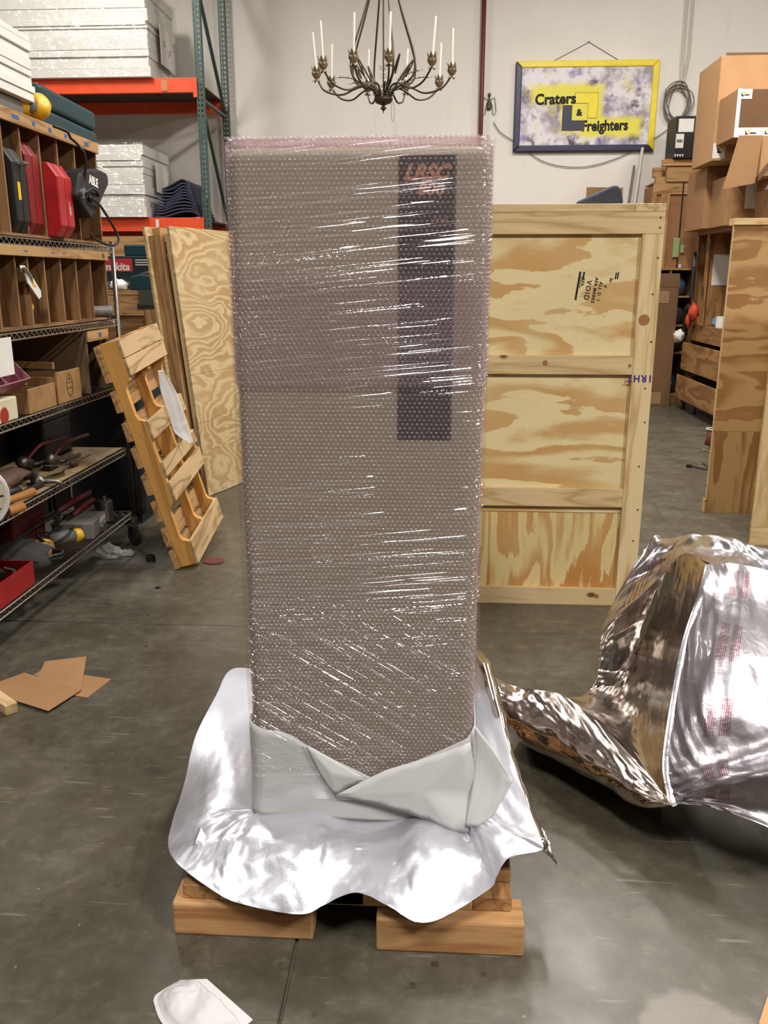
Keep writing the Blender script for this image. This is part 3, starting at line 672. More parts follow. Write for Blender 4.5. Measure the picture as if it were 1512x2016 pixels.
navy = thing('padded_cushion', 'small dark navy cushion with a patch lying on top of the pine-framed crate', 'cushion', (.73, 4.18, 1.787), (0, 0, R(8)))
mb = MB().prism([(-.085,.0), (-.098,.05), (-.06,.068), (.045,.115), (.065,.118), (.085,.10), (.098,.05), (.085,.0)], -.05, .05, Matrix.Rotation(R(90), 4, 'X'))
mb.build('cushion', paint((38,44,58), .75, 0, .2, 20, .2), navy, bevel=.012, seg=3)
MB().prism([(-.086,.012), (-.09,.045), (-.05,.058), (-.025,.05), (-.03,.012)], .0505, .0525, Matrix.Rotation(R(90), 4, 'X')).build('patch', paint((46,50,58), .8, 0, .1), navy)
single('cardboard_backing', MB().box(-.08, .09, 0, .008, 0, .118), CARD, 'small tan board standing behind the navy cushion on the crate', 'board', (.76, 4.245, 1.787), (0, 0, R(8)))

# ---------------------------------------------------------------- plywood crate and pine crate at right
pc = thing('plywood_crate', 'tall bare plywood crate with light capping board standing right of the aisle', 'crate', (1.80, 5.62, 0))
PLY_R = ply('X', k='r', off=11.3, bands=5.5, scale=1.6, stretch=3.2, light=(194,158,106), dark=(152,108,62))
PLY_R2 = ply('Z', k='r2', off=15.1, bands=5, scale=1.2, stretch=6.5, light=(184,148,98), dark=(146,104,60))
MB().box(0.004, 1.22, 0, .018, .546, 1.815).build('upper_panel', PLY_R, pc, bevel=.001)
MB().box(0.004, 1.22, 0, .018, 0, .5445).build('lower_panel', PLY_R2, pc, bevel=.001)
MB().box(0, 1.22, -.012, .09, 1.8155, 1.855).build('capping_board', PINE_X, pc, bevel=.002)
MB().box(-.008, .08, .0185, .038, 0, .088).build('cleat', PINE_X, pc, bevel=.001)
MB().box(0, .0035, 0, .018, .089, 1.815).build('edge_strip', PINE_Z, pc)
MB().box(.05, .12, .0185, .06, .09, 1.81).build('post', PINE_Z, pc); MB().box(1.13, 1.2, .0185, .06, .0, 1.81).build('post', PINE_Z, pc)
MB().box(1.202, 1.22, .019, .7, 0, 1.815).build('side_panel', PLY_R2, pc); MB().box(.7, 1.2, .061, .7, .0, .018).build('floor_panel', PLY_R2, pc)
pp = thing('pine_panel', 'pale pine-framed panel standing at the right edge before the bare plywood crate', 'panel', (1.845, 4.90, 0))
MB().box(0, .09, 0, .02, .106, 1.6).build('stile', PINE_Z, pp, bevel=.002); MB().box(0, 1.0, 0, .02, .0, .105).build('rail', PINE_X, pp, bevel=.002); MB().box(0, 1.0, .0, .02, 1.601, 1.70).build('rail', PINE_X, pp, bevel=.002); MB().box(.91, 1.0, 0, .02, .106, 1.6).build('stile', PINE_Z, pp, bevel=.002)
MB().box(.0, 1.0, .0205, .032, 0, 1.70).build('panel', PLY_R, pp); MB().bar((.5,.033,1.2), (.5,.5,.02), .06, .04).build('prop', PINE_Z, pp)

# ---------------------------------------------------------------- worn pallet leaning on the tool shelving, plywood leaning behind
def basis(o, x, y, z): M = Matrix((x, y, z)).transposed().to_4x4(); M.translation = o; return M
v_ = Vector((-.0683,.9962,.0536)); n_v = Vector((.9649,.0523,.2572)); u_ = Vector((-.2534,-.0692,.9649))
PAL_Z = board('Z', (214,160,88), (178,124,62), k='pal'); PAL_Y = board('Y', (200,170,126), (146,114,78), k='paly')
pal = thing('wooden_pallet', 'worn wooden pallet leaning on its end against the wire tool shelving', 'pallet')
pal.matrix_world = basis(Vector((-1.362, 4.283, .004)), n_v, v_, u_)
def stringer(v0):
    pts = [(.0165,0), (.105,0), (.105,.13), (.075,.15), (.068,.17), (.068,.31), (.078,.34), (.105,.355), (.105,.80), (.078,.815), (.068,.84), (.068,.97), (.078,1.0), (.105,1.015), (.105,1.22), (.0165,1.22)]
    M = Matrix(((1,0,0,0),(0,0,-1,0),(0,1,0,0),(0,0,0,1)))
    return MB().prism(pts, -(v0+.038), -v0, M)
for v0 in (0, .368, .737): stringer(v0).build('stringer', PAL_Z, pal, bevel=.002)
for u0, u1, a, b_ in ((1.128, 1.22, 0, .775), (1.036, 1.124, 0, .775), (.70, .80, -.002, .775), (.50, .575, 0, .775), (.36, .465, -.002, .775), (.0, .132, 0, .775)):
    MB().box(.1055, .121, a, b_, u0, u1).build('deck_board', PAL_Y, pal, bevel=.002)
MB().prism([(.41,.575), (.62,.575), (.66,.64), (.70,.70), (.68,.62), (.60,.585)], .107, .119, Matrix(((0,0,1,0),(1,0,0,0),(0,1,0,0),(0,0,0,1)))).build('splinter', PAL_Y, pal)
for u0, u1 in ((1.03, 1.215), (.875, .985), (.72, .82), (.575, .685), (.425, .535), (.275, .385), (.13, .235), (.0, .105)):
    MB().box(-.012, .016, -.016, .785, u0, u1).build('deck_board', OLD_Y, pal, bevel=.002)
single('foam_sliver', MB().grid(foil_grid([[(-.012,0,.40), (.012,0,.395)], [(-.032,0,.28), (.045,.01,.27)], [(-.03,.0,.13), (.05,.015,.13)], [(-.028,0,.05), (.05,.02,.06)], [(.03,.01,-.03), (.05,.02,-.035)]], 10, 40, .004, 2)), WHITE_FOAM,
       'thin sliver of white foam caught across the boards of the leaning pallet', 'foam', (-1.385, 4.60, .64), (0, R(-14), R(20)), smooth=True, solid=.003)
PLY_L = ply('Y', k='l', off=2.2, bands=17, scale=1.15, stretch=2.6, light=(212,188,144), dark=(180,146,100), soft=.3)
v2 = Vector((.325,.946,0)); n0 = Vector((.946,-.325,0)); u2 = (Vector((0,0,1))*math.cos(.108)-n0*math.sin(.108)).normalized(); n2 = v2.cross(u2).normalized()
lp = thing('plywood_sheet', 'light plywood sheet with swirling grain leaning left of the wrapped cabinet', 'plywood')
lp.matrix_world = basis(Vector((-1.597, 5.846, .004)), n2, v2, u2)
for z0, z1 in ((0, .52), (.5215, .86), (.8615, 1.846)): MB().box(-.018, 0, 0, 1.2, z0, z1).build('panel', PLY_L, lp, bevel=.001)
MB().box(-.04, -.0185, 0, .07, 0, 1.8).build('cleat', PINE_Z, lp)
lp2 = thing('crate_side', 'crate side with a thick pine stile leaning behind the light plywood sheet', 'crate side')
lp2.matrix_world = basis(Vector((-1.597, 5.846, .004))-n2*.16-v2*.02, n2, v2, u2)
MB().box(-.018, 0, -.03, 1.1, 0, 1.86).build('panel', PLY_L, lp2); MB().box(.0005, .09, .0, .05, 0, 1.80).build('stile', OLD_Z, lp2); MB().box(.0005, .06, .051, 1.1, 1.76, 1.85).build('rail', OLD_Y, lp2)

# ---------------------------------------------------------------- bits on the floor
def sheet_poly(name, poly, z, th, mat, label, cat, **k):
    c = Vector((sum(p[0] for p in poly)/len(poly), sum(p[1] for p in poly)/len(poly)))
    return single(name, MB().prism([(p[0]-c.x, p[1]-c.y) for p in poly], 0, th), mat, label, cat, (c.x, c.y, z), **k)
sheet_poly('cardboard_offcut', [(-1.552,2.989), (-1.538,3.039), (-1.41,3.10), (-1.42,2.95)], .0005, .003, CARD, 'small cardboard scrap peeping out behind the floor offcuts near the shelving', 'cardboard')
sheet_poly('cardboard_offcut', [(-1.352,3.001), (-1.235,2.973), (-1.268,2.817), (-1.36,2.84)], .0005, .003, CARD, 'rightmost cardboard offcut on the floor, lying flat underneath the others', 'cardboard')
sheet_poly('cardboard_offcut', [(-1.558,3.104), (-1.409,3.161), (-1.313,2.875), (-1.496,2.86)], .0045, .003, CARD, 'upright-looking cardboard offcut in the middle of the floor pile', 'cardboard')
sheet_poly('cardboard_offcut', [(-1.70,2.84), (-1.588,2.991), (-1.308,2.864), (-1.361,2.696), (-1.56,2.785)], .0085, .003, CARD, 'largest cardboard offcut on top of the floor pile beside the wood block', 'cardboard')
bk = single('wood_offcut', MB().box(-.15, .15, -.0445, .0, 0, .04), PINE_X, 'short pale timber offcut lying by the cardboard at the left edge', 'timber', (-1.590, 2.795, 0), (0, 0, R(-39)), bevel=.003)
single('bottle_cap', MB().lathe([(.026,0), (.027,.03), (.022,.034), (.018,.034), (.016,.01)], 16), BLACK, 'black plastic cap on the floor beside the shelving caster', 'cap', (-1.549, 4.41, 0), (0,0,0), smooth=False)
single('rubber_disc', MB().lathe([(.055,0), (.058,.006), (.0,.008)], 20), paint((104,52,46), .7, 0, .2), 'flat dark red disc on the floor under the pallet corner', 'disc', (-1.20, 4.42, 0))
single('crumpled_film', MB().blob((0,0,.03), (.06,.035,.045), 4, .6, 2.2, flat=-.03).blob((.09,.04,.014), (.035,.02,.02), 9, .6, 2.4, flat=-.014), m_film('crumpled_clear_film', (.9,.9,.9,1), lin((200,196,190)), .45, .2), 'crumpled scrap of clear plastic on the floor under the shelving', 'plastic', (-1.80, 4.45, .002))
single('washer', MB().lathe([(.012,0), (.018,0), (.018,.003), (.012,.003), (.012,0)], 16), STEEL, 'small pale ring lying on the bare floor near the joint', 'washer', (-1.376, 3.987, 0))
env = thing('padded_envelope', 'white padded envelope lying on the floor in front of the skid', 'envelope', (-.48, 1.465, 0))
A_ = np.array([(-.584,1.472), (-.579,1.495), (-.525,1.533), (-.446,1.471), (-.374,1.419), (-.383,1.400), (-.47,1.37), (-.545,1.415)])-np.array((-.48, 1.465))
ring = np.concatenate([catmull(np.vstack([A_, A_[:1]]), 96)[:-1]])
vs = []; NR = 16
for k in range(NR+1):
    t = k/NR
    for q in ring:
        p = q*(1-t*.98); hh = .002+.050*(1-(1-min(1, t/.85))**2.2)*(.8+.4*mnoise.noise(Vector((p[0]*16, p[1]*16, 3))))+.006*abs(mnoise.noise(Vector((p[0]*50, p[1]*50, 1))))*(t > .1)
        vs.append((p[0], p[1], hh if t > .13 else .003))
m_ = len(ring); fs = [(k*m_+i, k*m_+(i+1)%m_, (k+1)*m_+(i+1)%m_, (k+1)*m_+i) for k in range(NR) for i in range(m_)]+[tuple(NR*m_+i for i in range(m_))]
MB()._add(vs, fs).build('pouch', paint((218,213,214), .65, 0, .03), env, smooth=True)
e0 = A_[2]; e1 = A_[4]; d_ = (e1-e0)/np.linalg.norm(e1-e0); nn_ = np.array((-d_[1], d_[0]))
b = MB().prism([tuple(e0), tuple(e1), tuple(e1+nn_*.022), tuple(e0+d_*.03+nn_*.028)], .001, .004); b.build('flap_strip', paint((224,220,220), .6, 0, .02), env)
sheet_poly('cardboard_offcut', [(.741,1.568), (.693,1.489), (.79,1.43), (.86,1.56)], .0005, .004, CARD_L, 'tan cardboard corner lying on the floor at the lower right edge', 'cardboard')

# ---------------------------------------------------------------- chandelier, pipe, sign and things on the back wall
ch = thing('chandelier', 'wrought iron candle chandelier with curled arms hanging above the cabinet', 'chandelier', (-.42, 7.0, 2.70))
IRON = paint((84,74,62), .5, .6, .15, 20); PETAL = paint((146,128,100), .55, .3, .2, 40); CANDLE = paint((232,226,206), .5, 0, .02)
MB().lathe([(.002,0), (.006,.02), (.022,.03), (.022,.038), (.012,.045), (.012,.055), (.055,.07), (.07,.09), (.07,.105), (.055,.105), (.05,.09), (.0,.085)], 20).build('bowl', IRON, ch, smooth=False)
b = MB()
for zz, rr in ((.125,.075), (.14,.078)): b.tube([(rr*math.cos(a), rr*math.sin(a), zz) for a in np.linspace(0, 2*math.pi, 24, endpoint=False)], .003, 5, closed=True)
b.build('ring', IRON, ch)
def petals(mb, c, r0, h0, n, rise, ln, wdt):
    for k in range(n):
        a = 2*math.pi*k/n; ca, sa = math.cos(a), math.sin(a); tx, ty = -sa, ca
        p = [(r0*ca+tx*wdt*.4, r0*sa+ty*wdt*.4, h0), (r0*ca-tx*wdt*.4, r0*sa-ty*wdt*.4, h0), ((r0+ln*.6)*ca-tx*wdt*.6, (r0+ln*.6)*sa-ty*wdt*.6, h0+rise*.5), ((r0+ln)*ca, (r0+ln)*sa, h0+rise), ((r0+ln*.6)*ca+tx*wdt*.6, (r0+ln*.6)*sa+ty*wdt*.6, h0+rise*.5)]
        mb._add([(c[0]+q[0], c[1]+q[1], c[2]+q[2]) for q in p], [(0,1,2,3,4)])
for i, deg in enumerate((8, 46, 82, 110, 143, 178, 216, 252, 287, 322)):
    a = -R(deg); ca, sa = math.cos(a), math.sin(a); rt = .50+.015*math.sin(i*2.3)
    pr = [(.055,.09), (.058,.13), (.09,.175), (.15,.185), (.22,.165), (.30,.13), (.38,.135), (.45,.165), (rt,.225), (rt+.012,.245)]
    q = catmull(np.array(pr), 34)
    arm = MB().tube([(x*ca, x*sa, z) for x, z in q], .0072, 7).build('arm', IRON, ch, smooth=True)
    tip = ((rt+.012)*ca, (rt+.012)*sa, .245)
    b = MB().lathe([(.012,-.01), (.022,.01), (.026,.03), (.018,.045)], 10, tip); petals(b, tip, .02, .0, 8, .045, .022, .022); petals(b, tip, .012, .03, 7, .05, .03, .02); petals(b, tip, .015, -.01, 6, -.02, .02, .016)
    b.build('flower_cup', PETAL, arm)
    lean = .018*math.sin(i*1.7)
    MB().cyl((tip[0], tip[1], .28), (tip[0]+lean*ca+.01*math.sin(i), tip[1], .28+.27), .0085, n=8).build('candle', CANDLE, arm)
for i, deg in enumerate((20, 70, 160, 200, 250, 340)):
    a = -R(deg); ca, sa = math.cos(a), math.sin(a)
    q = catmull(np.array([(.05,.10), (.08,.16), (.16,.19), (.235,.24), (.25,.34), (.22,.46), (.15,.66), (.09,.86), (.05,1.06), (.02,1.22)]), 40)
    MB().tube([(x*ca, x*sa, z) for x, z in q], .0075, 7).build('support_rod', IRON, ch, smooth=True)
    sp_ = [(.10+.085-(.085-.012*k/4)*math.cos(k*.42)*(1-k/26), .19+.10+(.10)*math.sin(k*.42-1.3)*(1-k/26)) for k in range(22)]
    a2 = a+.25; c2, s2 = math.cos(a2), math.sin(a2)
    MB().tube([(.03*c2, .03*s2, .11), (.07*c2, .07*s2, .17)]+[(x*c2, x*s2, z) for x, z in sp_], .006, 6).build('scroll', IRON, ch, smooth=True)
    b = MB(); a3 = a-.3; c3, s3 = math.cos(a3), math.sin(a3)
    tw = [(.10+.03*k, .17+.022*k-.0016*k*k) for k in range(9)]
    b.tube([(x*c3, x*s3, z) for x, z in tw], .0025, 5)
    for k in (2, 3, 5, 6, 8):
        x, z = tw[k]; petals(b, (x*c3, x*s3, z), .004, 0, 2, .012, .028, .014)
    b.build('leaf_sprig', IRON, ch)
MB().cyl((0,0,.085), (0,0,1.25), .006, n=8).build('stem', IRON, ch)
MB().tube([(.07+.012*math.cos(t), .01, .05+.07*math.sin(t)-.04) for t in np.linspace(0, 6.2, 20)], .0016, 5, closed=True).build('wire_loop', STEEL, ch)
MB().lathe([(.02,1.22), (.035,1.24), (.02,1.28), (.008,1.30)], 14).cyl((0,0,1.3), (0,0,3.88), .004, n=6).build('hanging_cable', IRON, ch)
single('fire_pipe', MB().cyl((0,0,.4), (0,0,6.55), .026, n=16), paint((92,24,26), .5, 0, .1), 'dark red vertical pipe running up the back wall behind the cabinet', 'pipe', (.505, WY-.06, 0), smooth=True)
orn = thing('wire_ornament', 'small wire figure with wings hung on the back wall beside the red pipe', 'ornament', (.60, WY-.012, 3.57))
b = MB()
for s_ in (-1, 1):
    b.tube([(s_*.02, 0, .02), (s_*.06, 0, .05), (s_*.075, 0, -.02), (s_*.085, 0, -.10), (s_*.07, 0, -.15), (s_*.045, 0, -.14), (s_*.04, 0, -.06), (s_*.02, 0, .0)], .004, 6)
b.build('wing', IRON, orn); MB().lathe([(.0,-.10), (.03,-.08), (.022,.0), (.008,.05), (.018,.07), (.016,.09), (0,.10)], 12).build('body', IRON, orn)
sign = thing('painted_sign', 'framed spray-painted wall sign with yellow and dark purple frame', 'sign', (.905, WY-.055, 2.995))
SW, SH = 1.69, 1.008
FY = paint((222,200,40), .4, 0, .06); FN = paint((40,30,66), .4, 0, .1)
def sign_mat():
    N = NT('spray_paint'); v = N.coord(rand=False)
    c = N.mix(0.0, lin((212,204,206)), lin((212,204,206)))
    blotch = lambda sc, lo, hi, loc: N.ramp(N.noise(N.coord(loc=loc, rand=False), sc, 4, .6), [(lo, 0.0), (hi, 1.0)])
    c = N.mix(N.math('MULTIPLY', blotch(4.2, .46, .62, (1,2,3)), .8), c, lin((120,106,122)))
    c = N.mix(N.math('MULTIPLY', blotch(5.5, .54, .66, (5,2,8)), .95), c, lin((58,42,62)))
    c = N.mix(N.math('MULTIPLY', blotch(5, .58, .70, (9,4,1)), .8), c, lin((104,84,150)))
    c = N.mix(N.math('MULTIPLY', blotch(5, .54, .70, (2,8,6)), .65), c, lin((206,190,70)))
    tc = N.n('ShaderNodeTexCoord'); sp = N.n('ShaderNodeSeparateXYZ'); N.l(tc.outputs['Object'], sp.inputs[0])
    wob = N.math('MULTIPLY', N.math('SUBTRACT', N.noise(N.coord(rand=False), 6, 3), .5), .10)
    def patch(x, z, hx, hz):
        dx = N.math('SUBTRACT', N.math('ABSOLUTE', N.math('SUBTRACT', sp.outputs[0], x)), hx); dz = N.math('SUBTRACT', N.math('ABSOLUTE', N.math('SUBTRACT', sp.outputs[2], z)), hz)
        return N.ramp(N.math('ADD', N.math('ADD', N.math('MAXIMUM', dx, dz), wob), .1), [(.07, 1.0), (.14, 0.0)])
    for p_ in ((.53, .645, .33, .09), (1.15, .27, .36, .10), (.80, .47, .24, .26)): c = N.mix(patch(*p_), c, lin((214,202,56)))
    vo = N.n('ShaderNodeTexVoronoi'); N.l(N.coord(rand=False), vo.inputs['Vector']); vo.inputs['Scale'].default_value = 15
    c = N.mix(N.ramp(vo.outputs['Distance'], [(.06, .8), (.10, 0.0)]), c, lin((40,30,40)))
    return N.done(N.bsdf(c, .45))
MB().box(.06, SW-.06, .012, .03, .06, SH-.06).build('painted_panel', sign_mat(), sign)
def rail(mb, p, q, wd, dirx, dirz):
    mb.bar(p, q, wd, .05); return mb
b = MB().prism([(0,0), (.075,.075), (.075,SH-.075), (0,SH)], 0, .045, Matrix(((1,0,0,0),(0,0,1,0),(0,1,0,0),(0,0,0,1)))); b.build('frame_side', FN, sign, bevel=.012)
b = MB().prism([(0,0), (SW,0), (SW-.075,.075), (.075,.075)], 0, .045, Matrix(((1,0,0,0),(0,0,1,0),(0,1,0,0),(0,0,0,1)))); b.build('frame_side', FN, sign, bevel=.012)
b = MB().prism([(0,SH), (.075,SH-.075), (SW-.075,SH-.075), (SW,SH)], 0, .045, Matrix(((1,0,0,0),(0,0,1,0),(0,1,0,0),(0,0,0,1)))); o = b.build('frame_side', FY, sign, bevel=.012)
b = MB().prism([(SW,0), (SW,SH), (SW-.075,SH-.075), (SW-.075,.075)], 0, .045, Matrix(((1,0,0,0),(0,0,1,0),(0,1,0,0),(0,0,0,1)))); b.build('frame_side', FY, sign, bevel=.012)
def ell(x, z, w1, h1, t, flip):
    if not flip: return [(x,z), (x+w1,z), (x+w1,z+t), (x+t,z+t), (x+t,z+h1), (x,z+h1)]
    return [(x+w1,z+h1), (x,z+h1), (x,z+h1-t), (x+w1-t,z+h1-t), (x+w1-t,z), (x+w1,z)]
Mxz = Matrix(((1,0,0,0),(0,0,1,0),(0,1,0,0),(0,0,0,1)))
MB().prism(ell(.575,.235,.27,.285,.115,0), .008, .0118, Mxz).build('logo_corner', paint((40,36,58), .5, 0, .05), sign)
MB().prism(ell(.715,.375,.275,.28,.115,1), .0085, .0118, Mxz).build('logo_corner', paint((226,206,40), .5, 0, .05), sign)
ib = MB()
pe = ell(.715,.375,.275,.28,.115,1)
for p, q in zip(pe, pe[1:]+pe[:1]): ib.bar((p[0],.0075,p[1]), (q[0],.0075,q[1]), .004, .002)
ib.build('logo_outline', INK, sign)
text('lettering', 'Craters', .165, INK, sign, (.485, .009, .585), (R(90), R(-1.5), 0), bold=.006, xs=.95)
text('lettering', '&', .10, INK, sign, (.775, .007, .435), bold=.004)
text('lettering', 'Freighters', .165, INK, sign, (1.09, .009, .285), (R(90), R(-1.0), 0), bold=.006, xs=.82)
MB().tube([(.40,.05,.99), (.85,.045,1.21), (1.25,.05,.99)], .003, 5).build('hanging_wire', STEEL, sign)
single('picture_nail', MB().cyl((0,0,0), (0,.03,0), .006, n=8), STEEL, 'nail in the back wall that the painted sign hangs from', 'nail', (1.755, WY-.03, 4.212))
single('wall_cable', MB().tube([tuple(p) for p in catmull(np.array([(.66,WY-.02,3.34), (.75,WY-.02,3.22), (.95,WY-.02,3.10), (1.3,WY-.02,2.88), (1.75,WY-.02,2.82), (2.2,WY-.02,2.93), (2.62,WY-.02,3.15), (2.80,WY-.02,3.28)]), 40)], .005, 5), GREYP, 'thin grey cable sagging along the back wall behind the painted sign', 'cable')
coil = thing('cable_coil', 'coil of grey cable hanging on the back wall right of the painted sign', 'cable', (2.86, WY-.03, 3.55))
GC = paint((112,104,92), .6, 0, .1)
b = MB()
for k in range(7):
    rx = .13+.012*k; cz = -.02-.03*math.sin(k*1.3); cx_ = -.03+.02*math.cos(k*2.1)
    b.tube([(cx_+rx*.85*math.cos(t)+.012*math.sin(3*t+k), -.01*k*.4, cz+.2*math.sin(t)+.01*math.cos(2*t+k)) for t in np.linspace(0, 2*math.pi, 30, endpoint=False)], .0065, 5, closed=True)
b.build('loops', GC, coil)
MB().tube([(-.01,0,2.9), (-.005,0,1.2), (.0,0,.45), (.01,0,.2)], .014, 7).tube([(.06,0,2.9), (.065,0,1.2), (.07,0,.5), (.03,0,.2), (.09,0,.0)], .011, 7).build('riser', paint((190,182,168), .6, 0, .05), coil)
# ---------------------------------------------------------------- chrome wire tool shelving at left
WX0, WX1, WY0, WY1 = -2.19, -1.735, 2.86, 4.70
LV = (.205, .578, .935, 1.288, 1.668)
ws = thing('wire_shelving', 'chrome wire shelving unit on casters loaded with tools along the left side', 'shelving', (-1.96, 3.78, 0))
for x in (WX0, WX1):
    for y in (WY0, WY1): wl(MB().cyl((x, y, .15), (x, y, 1.69), .0125, n=10), 'post', paint((112,108,100), .38, 1.0, .1), ws, smooth=True)
for z in LV:
    b = MB(); zb = z-.032
    for zz, r_ in ((z-.004, .0038), (zb, .0038)):
        b.tube([(WX0,WY0,zz), (WX1,WY0,zz), (WX1,WY1,zz), (WX0,WY1,zz)], r_, 5, closed=True)
    def zig(p, q, n):
        p = Vector(p); q = Vector(q); pts = []
        for k in range(2*n+1):
            c = p+(q-p)*(k/(2*n)); pts.append((c.x, c.y, z-.005 if k % 2 else zb+.001))
        return pts
    b.tube(zig((WX1,WY0+.01,0), (WX1,WY1-.01,0), 40), .0024, 4); b.tube(zig((WX0+.01,WY1,0), (WX1-.01,WY1,0), 10), .0024, 4)
    sh = wl(b, 'wire_shelf', CHROME, ws)
    b = MB()
    for k in range(74): y = WY0+.012+k*.0248; b.bar((WX0,y,z-.002), (WX1,y,z-.002), .0022, .0022)
    o = wl(b, 'shelf_wires', STEEL, ws); o.parent = sh; o['kind'] = 'stuff'
for x, y in ((WX1, WY1), (WX1, WY0), (WX0, WY1), (WX0, WY0)):
    b = MB().cyl((x, y, .125), (x, y, .17), .02, n=12).box(x-.03, x+.03, y-.035, y+.035, .118, .126).prism([(-.028,.12), (.028,.12), (.012,.05), (-.012,.05)], -.022, -.018, Matrix.Translation((x+.0, y-.01, 0)) @ Matrix(((0,0,1,0),(1,0,0,0),(0,1,0,0),(0,0,0,1))))
    b.prism([(-.028,.12), (.028,.12), (.012,.05), (-.012,.05)], .018, .022, Matrix.Translation((x+.0, y-.01, 0)) @ Matrix(((0,0,1,0),(1,0,0,0),(0,1,0,0),(0,0,0,1))))
    c_ = wl(b, 'caster', STEEL, ws)
    wh = wl(MB().lathe([(.0,-.014), (.05,-.016), (.062,-.010), (.062,.010), (.05,.016), (0,.014)], 24, (x, y-.01, .063), Matrix.Rotation(R(45), 4, 'Z') @ Matrix.Rotation(R(90), 4, 'Y')), 'wheel', RUBBER, ws); wh.parent = c_
wl(MB().box(-2.235, -2.215, 2.86, 4.98, .15, 1.66), 'backing_board', paint((52,36,28), .85, 0, .2), ws)  # dark board added to keep the zone behind the shelves dark

def pigeon(label, z0, z1, y0, y1, divs, strip, tapes):
    r = thing('pigeonhole_cabinet', label, 'cabinet', (-1.96, (y0+y1)/2, z0)); x0, x1 = -2.19, -1.745
    wl(MB().box(x0, x1, y0, y1, z0, z0+.012), 'bottom_board', DIM_Y, r); wl(MB().box(x0, x1, y0, y1, z1-.012, z1), 'top_board', DIM_Y, r)
    wl(MB().box(x0, x0+.01, y0, y1, z0+.0125, z1-.0125), 'back_board', DIM_Y, r)
    for y in (y0, y1-.012): wl(MB().box(x0+.0105, x1, y, y+.012, z0+.0125, z1-.0125), 'side_board', DIM_Z, r)
    for y in divs: wl(MB().box(x0+.0105, x1-.002, y-.006, y+.006, z0+.0125, z1-.0125), 'divider', DIM_Z, r)
    wl(MB().box(x1+.0003, x1+.016, y0, y1, strip, z1-.001), 'front_strip', OLD_Y, r, bevel=.002)
    for y, ln in tapes: wl(MB().box(x1+.0163, x1+.0168, y, y+ln, strip+.018, z1-.018), 'label_tape', BLUET, r)
    return r
pigeon('upper pigeonhole cabinet holding red and black tool cases, on the top wire shelf', 1.672, 2.165, 2.9, 4.605, (3.09, 3.26, 3.43, 3.605, 3.767, 3.948, 4.136, 4.33), 2.112, ((3.68,.06), (3.86,.03), (4.02,.03), (4.19,.03), (4.42,.05), (3.2,.05)))
pigeon('lower pigeonhole cabinet with narrow bays, on the second wire shelf', 1.292, 1.634, 2.9, 4.618, (3.1, 3.27, 3.44, 3.606, 3.722, 3.881, 4.054, 4.23, 4.409), 1.592, ((3.66,.035), (3.93,.025), (4.05,.03), (3.3,.04)))
def rcase(name, label, loc, sx, sy, sz, mat, rot=(0,0,0), grp=None, ribs=True):
    r = thing(name, label, 'tool case', loc, rot, grp)
    ch_ = .03
    pr = [(-sx/2,ch_), (-sx/2+ch_,0), (sx/2-ch_,0), (sx/2,ch_*1.6), (sx/2,sz-ch_*2), (sx/2-ch_*1.4,sz), (-sx/2+ch_,sz), (-sx/2,sz-ch_)]
    M = Matrix(((1,0,0,0),(0,0,1,0),(0,1,0,0),(0,0,0,1)))
    MB().prism(pr, -sy/2, -.002, M).build('shell', mat, r, bevel=.006); MB().prism(pr, .002, sy/2, M).build('shell', mat, r, bevel=.006)
    return r
c1 = rcase('tool_case', 'black tool case with yellow label standing in the upper pigeonholes', (-1.925, 3.69, 1.6845), .40, .115, .335, BLACK)
MB().box(.2005, .2025, -.035, -.012, .13, .20).build('label', YELLOW, c1)
text('lettering', 'TOOL', .012, INK, c1, (.2028, -.0235, .165), (R(90), R(90), R(90))) if False else None
MB().tube([(.205,-.02,.27), (.225,-.02,.275), (.225,.02,.275), (.205,.02,.27)], .006, 6).build('handle', GREYP, c1)
rcase('tool_case', 'dark red tool case tucked next to the black case in the pigeonholes', (-1.945, 3.86, 1.6845), .40, .125, .385, paint((128,24,28), .42, 0, .1), (0, 0, 0))
c3 = rcase('tool_case', 'bright red tool case sticking out of the upper pigeonholes', (-1.895, 4.042, 1.6845), .42, .155, .315, RED)
text('lettering', 'HILTI', .026, PAPER, c3, (.2105, .035, .13), (R(90), R(90), R(90)), bold=.001) if False else None
b = MB()
for k in range(4): b.box(.2103, .2112, .025+.006*k*.8, .029+.006*k*.8, .10, .155)
MB().box(.2103, .2112, .026, .029, .10, .155).build('label_print', PAPER, c3); MB().box(.2103, .2112, .034, .038, .095, .135).build('label_print', PAPER, c3)
bag2 = thing('tool_bag', 'black nylon tool bag with white lettering hanging out of the last pigeonhole', 'bag', (-1.70, 4.32, 1.86))
pg = [(4.149,1.973), (4.28,2.006), (4.407,2.018), (4.50,2.012), (4.518,1.99), (4.514,1.954), (4.45,1.91), (4.373,1.85), (4.30,1.80), (4.243,1.775), (4.173,1.82), (4.096,1.869)]
MB().prism([(y-4.32, z-1.86) for y, z in pg], -.06, .045, Matrix(((0,0,1,0),(1,0,0,0),(0,1,0,0),(0,0,0,1)))).build('body', paint((34,29,29), .7, 0, .2), bag2, bevel=.02, seg=3)
text('lettering', 'ABLE', .055, PAPER, bag2, (.0462, -.015, .090), (R(90), R(6), R(90)), bold=.0025, xs=.9)
cb = thing('power_cord', 'black power cord looping down from the yellow sander past the tool bag', 'cord', (-1.66, 4.2, 1.95))
q = [(4.011,2.13), (4.089,2.121), (4.15,2.093), (4.191,2.022), (4.201,1.934), (4.148,1.885), (4.243,1.912), (4.351,1.892), (4.275,1.862), (4.204,1.872), (4.352,1.838), (4.518,1.772), (4.567,1.705), (4.459,1.663), (4.315,1.677), (4.221,1.708)]
